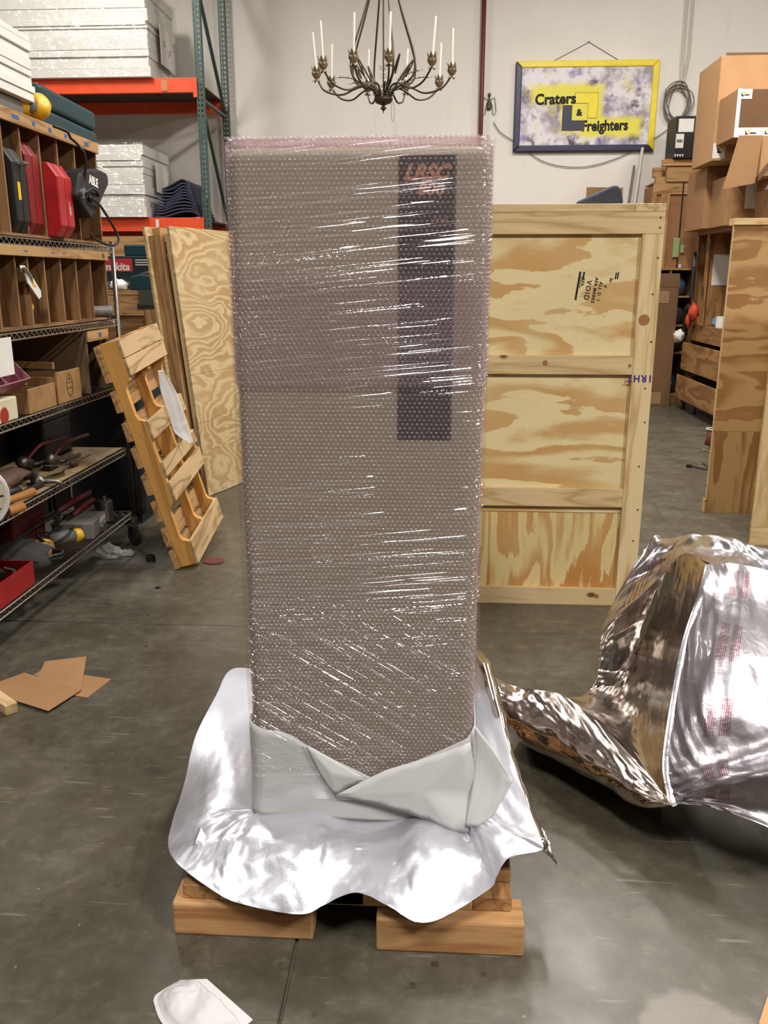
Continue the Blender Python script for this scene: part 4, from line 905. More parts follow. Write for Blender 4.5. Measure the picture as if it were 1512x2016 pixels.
wl(MB().tube([(-1.648-.012*math.sin(i*.35) if i > 12 else -1.70+.0045*i, y, max(z, 1.60) if i > 6 else z+.02) for i, (y, z) in enumerate(catmull(np.array(q), 80))], .0065, 7), 'cord', BLACK, cb, smooth=True)
wl(MB().bar((-1.65,4.12,1.88), (-1.65,4.165,1.90), .022, .02).bar((-1.65,4.13,1.865), (-1.65,4.15,1.87), .018, .016), 'plug', GREYP, cb, bevel=.003)
sd = thing('orbital_sander', 'yellow and grey electric sander resting on the pigeonhole cabinet top', 'power tool', (-1.80, 4.0, 2.1665))
MB().lathe([(.0,-.055), (.038,-.05), (.052,-.02), (.055,.03), (.04,.06), (.012,.066), (0,.06)], 18, (.02,.02,.055), Matrix.Rotation(R(62), 4, 'Y') @ Matrix.Rotation(R(20), 4, 'X')).build('motor_housing', YELLOW, sd, smooth=True)
MB().tube([(.0,-.03,.05), (.01,-.09,.05), (.0,-.14,.045), (-.01,-.19,.04)], [.042,.036,.03,.027], 12).build('handle', YELLOW, sd, smooth=True); MB().tube([(.015,-.045,.06), (.02,-.085,.062)], [.043,.039], 12).build('grip', GREYP, sd, smooth=True)
tl = thing('tool_case', 'teal green tool case lying on the pigeonhole cabinet top beside the sander', 'tool case', (-1.96, 4.56, 2.1665), (0, 0, R(2)))
MB().box(-.12, .12, -.37, .37, 0, .10).build('lower_shell', TEAL, tl, bevel=.02, seg=3); MB().box(-.12, .12, -.37, .37, .105, .20).build('upper_shell', TEAL, tl, bevel=.02, seg=3)
MB().box(-.05, .05, -.40, -.371, .03, .15).build('handle', GREYP, tl, bevel=.012); MB().box(.06, .10, -.378, -.371, .07, .13).build('latch', GREYP, tl)
gb = single('flat_case', MB().box(-.2, .2, -.30, .30, 0, .055).box(-.195, .195, -.295, .295, .0555, .060), GREYP, 'flat dark grey case under the near stack of white foam sheets', 'case', (-1.96, 3.56, 2.1665), bevel=.008)
z_ = 2.228
for i, t_ in enumerate((.035, .030, .034, .026, .046, .028, .036, .024)):
    dx = .006*math.sin(i*2.2); dy = .008*math.sin(i*1.3)
    o = single('foam_sheet', MB().box(-.22, .22, -.36, .36, 0, t_-.0015), WHITE, ('white foam sheet in the near stack on the tool cabinet, %s' % ('lowest', 'second from the bottom', 'third from the bottom', 'fourth from the bottom', 'thick one in the middle', 'third from the top', 'second from the top', 'topmost')[i]), 'foam sheet', (-1.955+dx, 3.56+dy, z_), group='near stack of foam sheets', bevel=.002, seg=1)
    z_ += t_
# second shelf bits
tg = thing('caulking_clamp', 'chrome clamp tool with a white and yellow card hanging in the lower pigeonholes', 'tool', (-1.735, 3.66, 1.50))
MB().tube([(.0,-.045,.05), (.012,-.03,.045), (.012,.02,.01), (0,.05,-.03)], .010, 8).tube([(.0,-.04,.02), (.01,-.05,.045), (.0,-.02,.055)], .006, 6).build('jaw', CHROME, tg, smooth=True)
MB().prism([(-.02,.03), (.04,.01), (.11,-.05), (.11,-.075), (.085,-.085), (.0,-.02)], .006, .012, Matrix(((0,0,1,0),(1,0,0,0),(0,1,0,0),(0,0,0,1)))).build('card', PAPER, tg); MB().prism([(.01,.008), (.04,-.006), (.07,-.035), (.04,-.03)], .0122, .0135, Matrix(((0,0,1,0),(1,0,0,0),(0,1,0,0),(0,0,0,1)))).build('card_print', YELLOW, tg)
dr = thing('drill_battery', 'black drill battery with yellow top standing in the lower pigeonholes', 'battery', (-1.80, 3.76, 1.3045))
MB().box(-.04, .03, -.028, .032, 0, .06).build('pack', BLACK, dr, bevel=.006); MB().box(-.04, .03, -.03, .034, .0605, .09).build('top', YELLOW, dr, bevel=.008)
single('tube_end', MB().tube([(-.10,0,0), (.02,.10,.0), (.05,.125,-.002)], [.028,.028,.030], 14), GREYP, 'grey plastic nozzle poking from the right end of the lower pigeonholes', 'nozzle', (-1.78, 4.475, 1.334))
single('chisel_handle', MB().tube([(-.1,0,.0), (.0,.02,.03), (.02,.03,.10)], [.015,.016,.012], 8), paint((60,52,46), .6, 0, .2), 'dark tool handle leaning in the lower pigeonholes left of the battery', 'tool', (-1.79, 3.64, 1.32))
# third shelf
single('paper_sheet', MB().box(0, .002, -.12, .075, -.15, 0), PAPER, 'white paper sheet hanging below the second wire shelf at the left edge', 'paper', (-1.728, 3.385, 1.272), bevel=.0005)
cu_ = thing('plywood_box', 'narrow plywood box with an empty dark bay at the end of the third shelf', 'box', (-1.96, 4.40, .9365))
for y in (4.268, 4.535): wl(MB().box(-2.19, -1.745, y, y+.012, .9375, 1.245), 'side_board', paint((112,88,60), .8, 0, .12), cu_)
wl(MB().box(-2.19, -2.178, 4.281, 4.5345, .9375, 1.245), 'back_board', DIM_Z, cu_); wl(MB().box(-1.7445, -1.735, 4.268, 4.547, 1.195, 1.246), 'front_strip', OLD_Y, cu_); wl(MB().box(-1.7345, -1.734, 4.41, 4.45, 1.21, 1.232), 'label_tape', BLUET, cu_)
def tote(label, y0, y1, h, stamp):
    t = thing('wooden_tote', label, 'tool box', (-1.93, (y0+y1)/2, .9365)); W = y1-y0
    TM = paint((150,112,68), .7, 0, .15, 14)
    prf = [(-W/2,0), (W/2,0), (W/2,h), (W/2-.03,h), (W/2-.03,h+.02), (.03,h+.05), (.03,h+.13), (-.03,h+.13), (-.03,h+.05), (-W/2+.03,h+.02), (-W/2,h)]
    M = Matrix(((0,0,1,0),(1,0,0,0),(0,1,0,0),(0,0,0,1)))
    MB().box(.178, .19, -W/2, W/2, 0, h).build('end_board', TM, t, bevel=.002); MB().prism(prf, -.19, -.178, M).build('end_board', TM, t, bevel=.002)
    for y in (-W/2, W/2-.012): MB().box(-.1775, .1775, y, y+.012, 0, h-.02).build('side_board', TM, t)
    MB().box(-.177, .177, -W/2+.0125, W/2-.0125, 0, .01).build('bottom_board', TM, t)
    MB().bar((-.1775,0,h+.03), (.12,0,h+.02), .022, .03).build('handle_bar', TM, t)
    if stamp:
        b = MB(); b.tube([(.1905, .032*math.cos(a), h*.52+.052*math.sin(a)) for a in np.linspace(0, 2*math.pi, 28, endpoint=False)], .0016, 4, closed=True); b.build('oval_stamp', INK, t)
        MB().box(.1903, .1912, -.028, .028, h*.52-.014, h*.52-.011).build('stamp_line', INK, t); MB().box(.1903, .1912, -.028, .028, h*.52+.011, h*.52+.014).build('stamp_line', INK, t)
        MB().lathe([(0,0), (.008,.0005), (0,.001)], 8, (.1905,0,h*.52+.03), Matrix.Rotation(R(90), 4, 'Y')).build('stamp_mark', INK, t)
    return t
tote('small worn wooden tool tote right of the pink tray on the third shelf', 3.585, 3.855, .105, False)
tote('larger wooden tool tote with an oval stamp on the third shelf', 3.88, 4.145, .145, True)
PK = paint((146,86,100), .5, 0, .08)
pt = thing('divided_tray', 'mauve plastic divided tray propped tilted on the third shelf', 'tray', (-1.80, 3.44, 1.085), (0, R(48), R(4)))
MB().box(-.16, .05, -.19, .17, 0, .006).build('bottom', PK, pt)
for a in ((-.16,.05,-.19,-.184), (-.16,.05,.164,.17), (-.16,-.154,-.184,.164), (.044,.05,-.184,.164)): MB().box(a[0], a[1], a[2], a[3], .0062, .06).build('wall', PK, pt, bevel=.002)
for y in (-.06, .09): MB().box(-.15, .043, y, y+.004, .0062, .052).build('divider', PK, pt)
wb = thing('white_box', 'cream coloured box with a red oval sticker under the tilted tray', 'box', (-1.83, 3.32, .9365))
MB().box(-.1, .095, -.2, .15, 0, .095).build('body', paint((206,196,166), .6, 0, .06), wb, bevel=.006); MB().lathe([(0,0), (.035,.0005), (.033,.002), (0,.002)], 20, (.0956,0.03,.03), Matrix.Rotation(R(90), 4, 'Y')).build('sticker', paint((150,42,24), .5, 0, .1), wb)
# fourth shelf
single('liner_board', MB().box(-2.18, -1.75, 2.9, 4.66, 0, .004), paint((150,124,88), .8, 0, .15), 'thin tan board lining the fourth shelf under the hand tools', 'board', (0, 0, .579))
def clampbar(label, y, x, z, lab_rot):
    t = thing('pipe_clamp', label, 'clamp', (x, y, z), (0, 0, R(lab_rot)))
    MB().tube([(0,0,.05), (0,.10,.09), (0,.16,.105), (0,.42,.095)], .009, 8).build('handle', DRED, t, smooth=True); MB().lathe([(.012,-.05), (.03,-.04), (.03,-.01), (.024,0), (.03,.01), (.03,.035), (.014,.05)], 12, (0,-.01,.045), Matrix.Rotation(R(70), 4, 'X')).build('screw_head', STEEL, t, smooth=True)
    MB().box(-.02, .02, -.07, .02, 0, .035).build('jaw', BLACK, t, bevel=.006); MB().cyl((0,0,.02), (0,.30,.012), .010, n=8).build('pipe', STEEL, t, smooth=True)
clampbar('pipe clamp with dark red handle at the back of the fourth shelf', 4.02, -2.0, .5845, -4); clampbar('second pipe clamp with dark red handle in front of the first', 4.10, -1.90, .5845, -2)
single('paper_roll', MB().tube([(-.02,-.35,.045), (0,-.1,.048), (0,.12,.045), (.02,.22,.035)], [.04,.045,.042,.01], 12), paint((112,84,72), .8, 0, .2), 'long brown paper bundle lying on the fourth shelf behind the trowel', 'bundle', (-1.92, 3.62, .584), smooth=True)
tw = thing('trowel', 'pointed masonry trowel lying on the fourth shelf', 'trowel', (-1.80, 3.95, .63), (R(-12), 0, R(10)))
MB().prism([(-.03,-.14), (.035,-.12), (.05,.0), (.01,.10), (-.03,0)], 0, .003).build('blade', STEEL, tw); MB().tube([(.01,.09,.005), (.012,.13,.02), (.015,.16,.012)], .006, 6).build('shank', STEEL, tw); MB().tube([(.015,.15,.012), (.02,.22,.0), (.024,.27,-.01)], [.013,.016,.012], 8).build('handle', paint((46,30,24), .6, 0, .2), tw, smooth=True)
for i, (y0, y1, x) in enumerate(((3.0, 3.43, -1.68), (2.95, 3.28, -1.655))):
    single('mallet_handle', MB().tube([(-.03,0,.012), (0,(y1-y0)*.5,.014), (.05,(y1-y0),.016)], [.017,.014,.019], 10), paint((178,120,58), .45, 0, .12, 20), ('longer' if i == 0 else 'shorter')+' varnished wooden tool handle sticking out over the fourth shelf edge', 'handle', (x-.06, y0, .590+.025*(i == 0)), smooth=True)
hm = thing('claw_hammer', 'dark claw hammer lying at the edge of the fourth shelf', 'hammer', (-1.78, 3.60, .5845))
MB().tube([(0,-.2,.015), (0,.12,.018)], [.015,.012], 8).build('handle', BLACK, hm, smooth=True); MB().tube([(-.06,.13,.02), (0,.135,.022), (.05,.14,.02), (.085,.15,.0)], [.014,.016,.012,.006], 8).build('head', STEEL, hm, smooth=True)
for i, (y, x, s_) in enumerate(((3.32,-1.82,.95), (3.46,-1.815,.8), (3.40,-1.97,.0001+.6), (3.74,-1.83,.7))):
    t = thing('spring_clamp', 'black clamp in the jumble on the fourth shelf, %s' % ('nearest the dial', 'second from the dial', 'third from the dial', 'beside the hammer head')[i], 'clamp', (x, y, .5845), (0, 0, R(25*i-30)), 'black clamps on the fourth shelf')
    MB().tube([(-.02*s_,-.09*s_,.02), (0,-.02,.04*s_), (.02,.06*s_,.035), (.0,.10*s_,.02)], [.016,.02,.018,.01], 8).build('jaw', BLACK, t, smooth=True); MB().tube([(.03*s_,-.09*s_,.02), (.0,0,.05), (-.03,.09*s_,.02)], [.012,.015,.009], 8).build('jaw', STEEL, t, smooth=True)
dl = thing('round_dial', 'white rimmed round dial standing at the left edge against the shelves', 'dial', (-1.684, 2.958, .72), (R(90), 0, R(38)))
MB().lathe([(.0,-.012), (.122,-.012), (.126,0), (.122,.014), (.112,.014), (.112,.006), (0,.006)], 40).build('rim', paint((226,220,214), .4, 0, .03), dl, smooth=False)
MB().lathe([(0,.0062), (.108,.0062), (.0,.0075)], 32).build('face', paint((214,206,180), .6, 0, .06), dl)
for k in range(12):
    a = R(30*k); MB().box(-.003, .003, .075, .10, .0077, .0085, Matrix.Rotation(a, 4, 'Z')).build('hour_mark', INK, dl)
single('black_grip', MB().tube([(0,-.12,0), (.03,.02,.01), (.06,.1,.015)], [.016,.018,.019], 10), BLACK, 'black rubber tool grip poking out under the round dial', 'grip', (-1.745, 3.09, .597), smooth=True)
for i, (y, z, m_, l_) in enumerate(((3.55, .584, DRED, 'dark red storage bin at the back of the fourth shelf behind the paper bundle'), (4.0, .211, DRED, 'dark red storage bin at the back of the bottom shelf'), (4.42, .584, BLACK, 'black storage bin at the far end of the fourth shelf'))):
    t = thing('storage_bin', l_, 'bin', (-2.09, y, z)); b = MB().box(-.09, .085, -.17, .17, 0, .20); b.build('tub', m_, t, bevel=.012); MB().box(-.095, .09, -.175, .175, .2005, .225).build('rim', m_, t, bevel=.006)
# bottom shelf
rb = thing('red_bin', 'red open bin of hardware on the bottom shelf at the left edge', 'bin', (-1.86, 3.27, .209))
for a in ((-.13,.12,-.19,-.184), (-.13,.12,.184,.19), (-.13,-.124,-.183,.183), (.114,.12,-.183,.183)): MB().box(a[0], a[1], a[2], a[3], 0, .105).build('wall', RED, rb, bevel=.001)
MB().box(-.123, .113, -.183, .183, 0, .006).build('bottom', RED, rb)
rr = random.Random(5)
for k in range(14):
    x = rr.uniform(-.1,.09); y = rr.uniform(-.15,.16); a = rr.uniform(0,3.1); L = rr.uniform(.02,.05)
    single('pipe_fitting', MB().cyl((-L*math.cos(a),-L*math.sin(a),0), (L*math.cos(a),L*math.sin(a),rr.uniform(-.01,.02)), rr.uniform(.008,.016), n=8), rr.choice((STEEL, GREYP, BLACK, paint((120,90,74), .6, .3, .2))), 'small metal fitting among the hardware in the red bin', 'fitting', (-1.86+x, 3.27+y, .209+.068+rr.uniform(0,.02)), group='hardware in the red bin')
hg = thing('corded_grinder', 'yellow and grey corded grinder lying on the bottom shelf', 'power tool', (-1.83, 3.95, .209), (0, 0, R(-28)))
MB().tube([(0,-.06,.06), (0,.03,.055), (0,.07,.05)], [.03,.036,.034], 12).build('body', GREYP, hg, smooth=True); MB().tube([(0,.072,.05), (0,.11,.046), (0,.125,.045)], [.036,.034,.02], 12).build('front_cap', YELLOW, hg, smooth=True); MB().blob((0,-.10,.05), (.03,.04,.03), 3, .1).build('rear_cap', YELLOW, hg, smooth=True)
MB().tube([(.0+.075*math.cos(t), -.03+.09*math.sin(t), .085+.02*math.sin(2*t)) for t in np.linspace(0, 6.28, 24, endpoint=False)], .006, 6, closed=True).build('cord', BLACK, hg, smooth=True)
gx = thing('grey_box', 'grey box with two white labels on the bottom shelf', 'box', (-1.83, 4.24, .209), (0, 0, R(6)))
MB().box(-.09, .08, -.13, .12, 0, .085).build('body', paint((116,112,106), .6, 0, .08), gx, bevel=.005)
for z in (.012, .048): MB().box(.0805, .082, .0, .10, z, z+.028).build('label', PAPER, gx)
single('pipe_collar', MB().lathe([(.017,-.03), (.024,-.03), (.024,.03), (.017,.03), (.017,-.03)], 16, (0,0,0), Matrix.Rotation(R(90), 4, 'Y')), CHROME, 'short steel pipe collar on the bottom shelf edge', 'pipe', (-1.765, 4.27, .234))
for i, (y, x, L, c) in enumerate(((3.95,-1.99,.55,0), (4.05,-1.90,.42,1))):
    t = thing('pry_bar', ('long' if i == 0 else 'short')+' red-handled pry bar lying across the back of the bottom shelf', 'tool', (x, y, .30-.03*i), (R(3), 0, R(-10+6*i)))
    MB().bar((0,-.1,0), (0,L*.45,.02), .03, .006).build('blade', STEEL, t); MB().tube([(0,L*.45,.02), (0,L*.7,.03), (0,L,.035)], [.015,.021,.018], 10).build('handle', DRED, t, smooth=True)
single('wrench_tube', MB().cyl((0,-.12,0), (.02,.14,0), .034, n=14), BLACK, 'thick black tube at the far end of the bottom shelf', 'tube', (-1.96, 4.45, .2435), smooth=True)
single('paint_can', MB().lathe([(.04,0), (.042,.004), (.042,.11), (.036,.115), (.012,.12), (.012,.14), (0,.14)], 16), STEEL, 'small grey spray can standing at the far end of the bottom shelf', 'can', (-1.81, 4.48, .209))
single('dark_cloth', MB().blob((0,0,.05), (.14,.17,.07), 4, .3, 2.2, 22, 12, -.05), paint((54,52,50), .85, 0, .25), 'heap of dark grey cloth on the bottom shelf above the red bin', 'cloth', (-1.92, 3.655, .209), smooth=True)
single('yellow_hard_case', MB().prism([(-.08,0), (.08,0), (.07,.05), (-.02,.075), (-.07,.05)], -.05, .05, Matrix.Rotation(R(90), 4, 'X') @ Matrix.Rotation(R(90), 4, 'Y')), YELLOW, 'yellow plastic wedge beside the cloth heap on the bottom shelf', 'wedge', (-1.97, 3.86, .2105), bevel=.006)
single('wood_wedge', MB().prism([(-.05,0), (.06,0), (.05,.07), (-.03,.08)], -.02, .02, Matrix.Rotation(R(90), 4, 'X') @ Matrix.Rotation(R(90), 4, 'Y')), OLD_Y, 'piece of wood standing beside the yellow wedge on the bottom shelf', 'timber', (-1.84, 3.80, .2105))
single('cable_bundle', MB().tube([(.06*math.cos(t)+.02*math.sin(3*t), .11*math.sin(t), .03+.012*math.sin(2.3*t)) for t in np.linspace(0, 18, 80)], .008, 6), BLACK, 'tangle of black cable on the bottom shelf between cloth and grinder', 'cable', (-1.82, 3.72, .212), smooth=True)
single('paper_bag', MB().blob((0,0,.05), (.09,.12,.06), 8, .3, 2., 16, 10, -.05), paint((96,78,70), .8, 0, .2), 'brown crumpled bag below the red bin at the left edge', 'bag', (-1.87, 2.98, .209), smooth=True)
bb = thing('black_bin', 'large black covered bin standing behind the end of the shelving', 'bin', (-2.04, 5.36, 0))
MB().prism([(-.24,-.26), (.24,-.26), (.24,.26), (-.24,.26)], .06, .86).build('tub', paint((20,20,24), .6, 0, .3, 5), bb, bevel=.05, seg=3)
MB().box(-.26, .26, -.28, .28, .8605, .90).build('lid', BLACK, bb, bevel=.015); MB().box(-.2, .2, -.22, .22, 0, .058).build('base', BLACK, bb)
# ---------------------------------------------------------------- pallet rack on the back wall at left
GREEN = paint((64,82,74), .5, .2, .12, 12); ORANGE = paint((226,78,36), .45, 0, .08, 6)
rack = thing('pallet_rack', 'tall warehouse rack with green perforated uprights and orange beams on the back wall', 'rack', (-3.95, 10.6, 0))
def perf(x0, x1, y, z0, z1, flip):
    b = MB(); ws_ = x1-x0; cols = [(0,.16,0), (.16,.34,1), (.34,.62,0), (.62,.80,1), (.80,1,0)]
    for a, c, hole in cols:
        xa = x0+a*ws_; xc = x0+c*ws_
        if not hole: b.box(xa, xc, y, y+.003, z0, z1)
        else:
            z = z0
            while z < z1:
                b.box(xa, xc, y, y+.003, z, min(z1, z+.030)); z += .052
    s = .003
    b.box(x0, x0+s, y+.0031 if not flip else y-.065, y+.068 if not flip else y-.0001, z0, z1); b.box(x1-s, x1, y+.0031 if not flip else y-.065, y+.068 if not flip else y-.0001, z0, z1)
    return b
for xr in (-2.60, -5.30):
    wl(perf(xr-.04, xr+.04, 10.06, .008, 5.6, False), 'upright', GREEN, rack)
    wl(perf(xr-.04, xr+.04, 11.22, .008, 5.6, False), 'upright', GREEN, rack)
    for z0, z1 in ((3.40, 3.40), (2.0, 2.0), (.3, .3)):
        wl(MB().bar((xr+.0, 10.13, z0), (xr+.0, 11.22, z1), .035, .03), 'brace', GREEN, rack)
    for z0, z1 in ((4.55, 3.42), (3.35, 2.05), (1.95, .5)):
        wl(MB().bar((xr+.0, 10.13, z0), (xr+.0, 11.22, z1), .035, .03), 'brace', GREEN, rack)
    wl(MB().bar((xr+.0, 10.13, 4.6), (xr+.0, 11.22, 5.3), .035, .03), 'brace', GREEN, rack)
    for y in (10.09, 11.25): wl(MB().box(xr-.06, xr+.06, y-.05, y+.06, 0, .0075), 'foot_plate', GREEN, rack)
for z in (3.455, 2.02):
    for y in (10.05, 11.26):
        wl(MB().box(-5.26, -2.642, y, y+.045, z, z+.145), 'beam', ORANGE, rack, bevel=.003)
        for xr in (-2.64, -5.262): wl(MB().box(xr-.03 if xr > -4 else xr-.012, xr+.012 if xr > -4 else xr+.03, y-.006, y-.0005, z-.05, z+.147), 'beam_clip', ORANGE, rack)
    for k in range(8): wl(MB().box(-5.24+k*.325, -5.24+k*.325+.31, 10.097, 11.258, z+.128, z+.144), 'deck_board', paint((74,56,44), .85, 0, .2), rack)
wl(MB().box(-3.02, -2.95, 10.043, 10.0495, 3.47, 3.58), 'tape_patch', paint((196,120,80), .5, 0, .1), rack)
def stack(x0, x1, y0, y1, zs, where, grp):
    n = len(zs)-1
    for i in range(n):
        dx = .012*math.sin(i*2.7+x0); dy = .012*math.sin(i*1.9)
        nm = {0: 'lowest', 1: 'second from the bottom', n-1: 'topmost', n-2: 'second from the top', n//2: 'in the middle'}.get(i, (('third','fourth','fifth','sixth','seventh','eighth','ninth','tenth','eleventh','twelfth')[i-2]+' from the bottom'))
        cx = (x0+x1)/2; cy_ = (y0+y1)/2
        single('foam_sheet', MB().box(x0-cx, x1-cx, y0-cy_, y1-cy_, 0, zs[i+1]-zs[i]-.004), WHITE, 'white foam sheet %s, %s' % (where, nm), 'foam sheet', (cx+dx, cy_+dy, zs[i]+.001), group=grp, bevel=.004, seg=1)
    single('plastic_wrap', band((x1-x0)/2+.03, (y1-y0)/2+.03, .03, 0, zs[-1]-zs[0]+.01, .05, .012, x0, True), CLEAR, 'clear plastic wrap around the foam stack %s' % where, 'plastic wrap', ((x0+x1)/2, (y0+y1)/2, zs[0]-.0), smooth=True)
stack(-4.95, -3.12, 9.99, 11.0, [3.601, 3.687, 3.80, 3.869, 4.0, 4.073, 4.102, 4.145, 4.27, 4.40, 4.52], 'on the upper rack level', 'foam sheets on the upper rack level')
stack(-4.5, -3.27, 9.99, 10.95, [2.167, 2.28, 2.408, 2.509, 2.63, 2.70, 2.761, 2.823, 2.93], 'on the lower rack level', 'foam sheets on the lower rack level')
single('cut_label', MB().box(0, .002, -.22, .22, -.16, .16), PAPER, 'paper label stuck on the side of the lower foam stack', 'label', (-3.215, 10.5, 2.62))
text_o = thing('marking_label', 'label with handwritten marks on the side of the upper foam stack', 'label', (-3.065, 10.5, 3.98)); MB().box(0, .002, -.25, .25, -.2, .2).build('sheet', PAPER, text_o)
b = MB()
for k in range(5): b.bar((.003, -.12+.06*k, .02*math.sin(k*2)), (.003, -.10+.05*k, .07*math.cos(k)), .006, .002)
for k in range(5): MB().bar((.003, -.12+.06*k, .02*math.sin(k*2)), (.003, -.10+.05*k, .07*math.cos(k)), .006, .002).build('ink_stroke', INK, text_o)
bl = thing('moving_blankets', 'pile of folded dark blue moving blankets on the lower rack level', 'blankets', (-2.93, 10.45, 2.166))
for k in range(11):
    h0 = .014+.030*k
    prf = [(-.28+.012*k,h0), (-.16,h0+.012*math.sin(k)), (-.05,h0+.03+.02*math.sin(k*.7)), (.06,h0+.055+.012*k*.3), (.16-.004*k,h0+.05), (.235-.010*k,h0+.006), (.25-.012*k,h0-.004)]
    q = catmull(np.array(prf), 26); L = np.array([[(x, y, z+.004*math.sin(9*y+k)) for x, z in q] for y in (-.33, -.1, .15, .33)])
    MB().grid(L).build('blanket_fold', NAVY, bl, smooth=True, solid=.020)
single('paper_tag', MB().box(-.002, 0, -.02, .02, -.08, 0).box(-.0022, .0022, -.01, .01, -.13, -.081), PAPER, 'white torn strip hanging over the lower orange beam', 'paper', (-3.16, 10.04, 2.145), (0, 0, R(80)))
# stuff standing under the rack
wc = thing('hinged_crate', 'wooden crate with strap hinges standing under the rack, carton on its lid', 'crate', (-3.4, 7.6, 0))
DK = paint((58,40,28), .85, 0, .2)
wl(MB().box(-4.0, -2.36, 7.52, 8.3, 0, 1.36), 'body', board('X', (150,108,66), (110,76,44), k='dk'), wc)
wl(MB().box(-4.0, -2.53, 7.498, 7.5195, 1.19, 1.365), 'rail', OLD_X, wc, bevel=.003); wl(MB().box(-2.525, -2.355, 7.496, 7.5195, 0, 1.365), 'stile', OLD_Z, wc, bevel=.003); wl(MB().box(-4.02, -2.34, 7.49, 8.32, 1.366, 1.405), 'lid', OLD_X, wc, bevel=.003)
wl(MB().box(-2.56, -2.42, 7.484, 7.4895, 1.28, 1.41), 'hinge_plate', STEEL, wc); wl(MB().prism([(0,-.02), (.20,-.012), (.22,0), (.20,.012), (0,.02)], 0, .006, Matrix.Translation((-2.58,7.492,1.27)) @ Matrix.Rotation(R(90), 4, 'X')), 'hinge_strap', paint((70,66,62), .5, .7, .2), wc)
mk = thing('tool_carton', 'dark printed carton for a power tool on the lid of the hinged crate', 'carton', (-2.62, 7.72, 1.406))
MB().box(-.36, .30, -.15, .25, 0, .275).build('carton', paint((16,34,38), .5, 0, .15), mk, bevel=.003)
MB().box(-.36, .30, -.1495, .25, .2755, .283).build('top_flap', paint((70,84,78), .6, 0, .15), mk)
MB().box(-.30, -.005, -.153, -.1505, .155, .262).build('red_panel', paint((196,40,44), .5, 0, .06), mk)
text('lettering', 'makita', .088, PAPER, mk, (-.15, -.1535, .192), shear=.2, bold=.0025)
for z, x1 in ((.252, .26), (.232, .17), (.212, .22)): MB().box(.02, x1, -.1525, -.1508, z-.006, z+.002).build('print_line', PAPER, mk)
MB().box(-.33, .02, -.16, -.1505, .0, .07).build('grey_panel', GREYP, mk, bevel=.003)
MB().tube([(.0,-.155,.09), (.08,-.156,.12), (.20,-.157,.14), (.28,-.156,.13)], [.01,.03,.035,.025], 8).build('printed_tool', paint((40,26,28), .5, 0, .2), mk, smooth=True)
single('teal_case', MB().prism([(-.17,0), (.17,0), (.17,.11), (.10,.13), (.05,.115), (-.08,.13), (-.17,.11)], -.03, .03, Matrix.Rotation(R(90), 4, 'X')), TEAL, 'small teal case on the crate lid in front of the dark carton', 'tool case', (-2.46, 7.515, 1.4075), bevel=.01)
single('white_rag', MB().blob((0,0,.035), (.075,.03,.045), 11, .5, 2.4, 18, 10, -.035), WHITE, 'crumpled white rag on the edge of the crate lid', 'rag', (-2.74, 7.52, 1.408), smooth=True)
tc2 = single('teal_case', MB().box(-.14, .14, -.1, .1, 0, .10), TEAL, 'teal case lying on top of the dark carton under the rack', 'tool case', (-2.60, 7.80, 1.690), bevel=.015)
single('backing_board', MB().box(-.75, .75, 0, .03, 0, 1.9), OLD_X, 'brown wooden board standing behind the hinged crate under the rack', 'panel', (-3.1, 8.6, 0))
single('dark_drum', MB().lathe([(.28,0), (.29,.02), (.29,.86), (.28,.88), (0,.88)], 24), BLACK, 'black drum standing between the rack and the leaning sheets', 'drum', (-2.0, 7.4, 0))
# ---------------------------------------------------------------- right background: cabinet, shelf, cartons
tc_ = thing('tool_cabinet', 'tall open plywood cabinet with drawers and hinged doors on the right wall side', 'cabinet', (3.35, 9.9, 0))
CB_Z = board('Z', (168,122,74), (124,84,48), knots=False, k='cb'); CB_Y = board('Y', (168,122,74), (124,84,48), knots=False, k='cb')
CB_P = ply('Y', k='cb', off=4.4, bands=5, scale=1.0, light=(176,130,80), dark=(138,92,52))
X0, X1, Y0, Y1 = 3.02, 3.75, 9.0, 10.62
wl(MB().box(X1-.02, X1, Y0, Y1, .10, 1.98), 'back_board', CB_P, tc_); wl(MB().box(X0, X1-.0205, Y1-.02, Y1, .10, 1.98), 'side_board', CB_Z, tc_); wl(MB().box(X0, X1-.0205, Y0, Y0+.02, .10, 1.98), 'side_board', CB_Z, tc_)
wl(MB().box(X0-.02, X1, Y0-.01, Y1+.01, 1.9805, 2.02), 'top_board', CB_Y, tc_); wl(MB().box(X0, X1-.0205, Y0+.0205, Y1-.0205, .80, .98), 'shelf_board', CB_Y, tc_); wl(MB().box(X0, X1-.0205, Y0+.0205, Y1-.0205, .10, .13), 'bottom_board', CB_Y, tc_)
wl(MB().box(X0-.02, X0-.0005, 10.14, 10.22, .985, 1.98), 'post', CB_Z, tc_); wl(MB().box(X0+.02, X1-.021, 10.16, 10.18, .985, 1.975), 'divider', CB_Z, tc_)
for z in (1.78, 1.28): wl(MB().box(X0-.027, X0-.0205, 10.165, 10.20, z, z+.13), 'hinge', STEEL, tc_)
dw = CB_P
for i, (z0, z1, x) in enumerate(((.46, .775, 2.93), (.13, .40, 2.88))):
    d = wl(MB().box(x, x+.02, 9.05, 10.58-.05*i, z0, z1), 'drawer', dw, tc_, bevel=.003); m2 = wl(MB().box(x+.0205, X0+.3, 10.56-.05*i, 10.58-.05*i, z0+.01, z1-.02), 'drawer_side', dw, tc_); m2.parent = d
    m3 = wl(MB().box(x+.0205, X0+.3, 9.06, 10.55-.05*i, z0+.005, z0+.02), 'drawer_bottom', DK, tc_); m3.parent = d
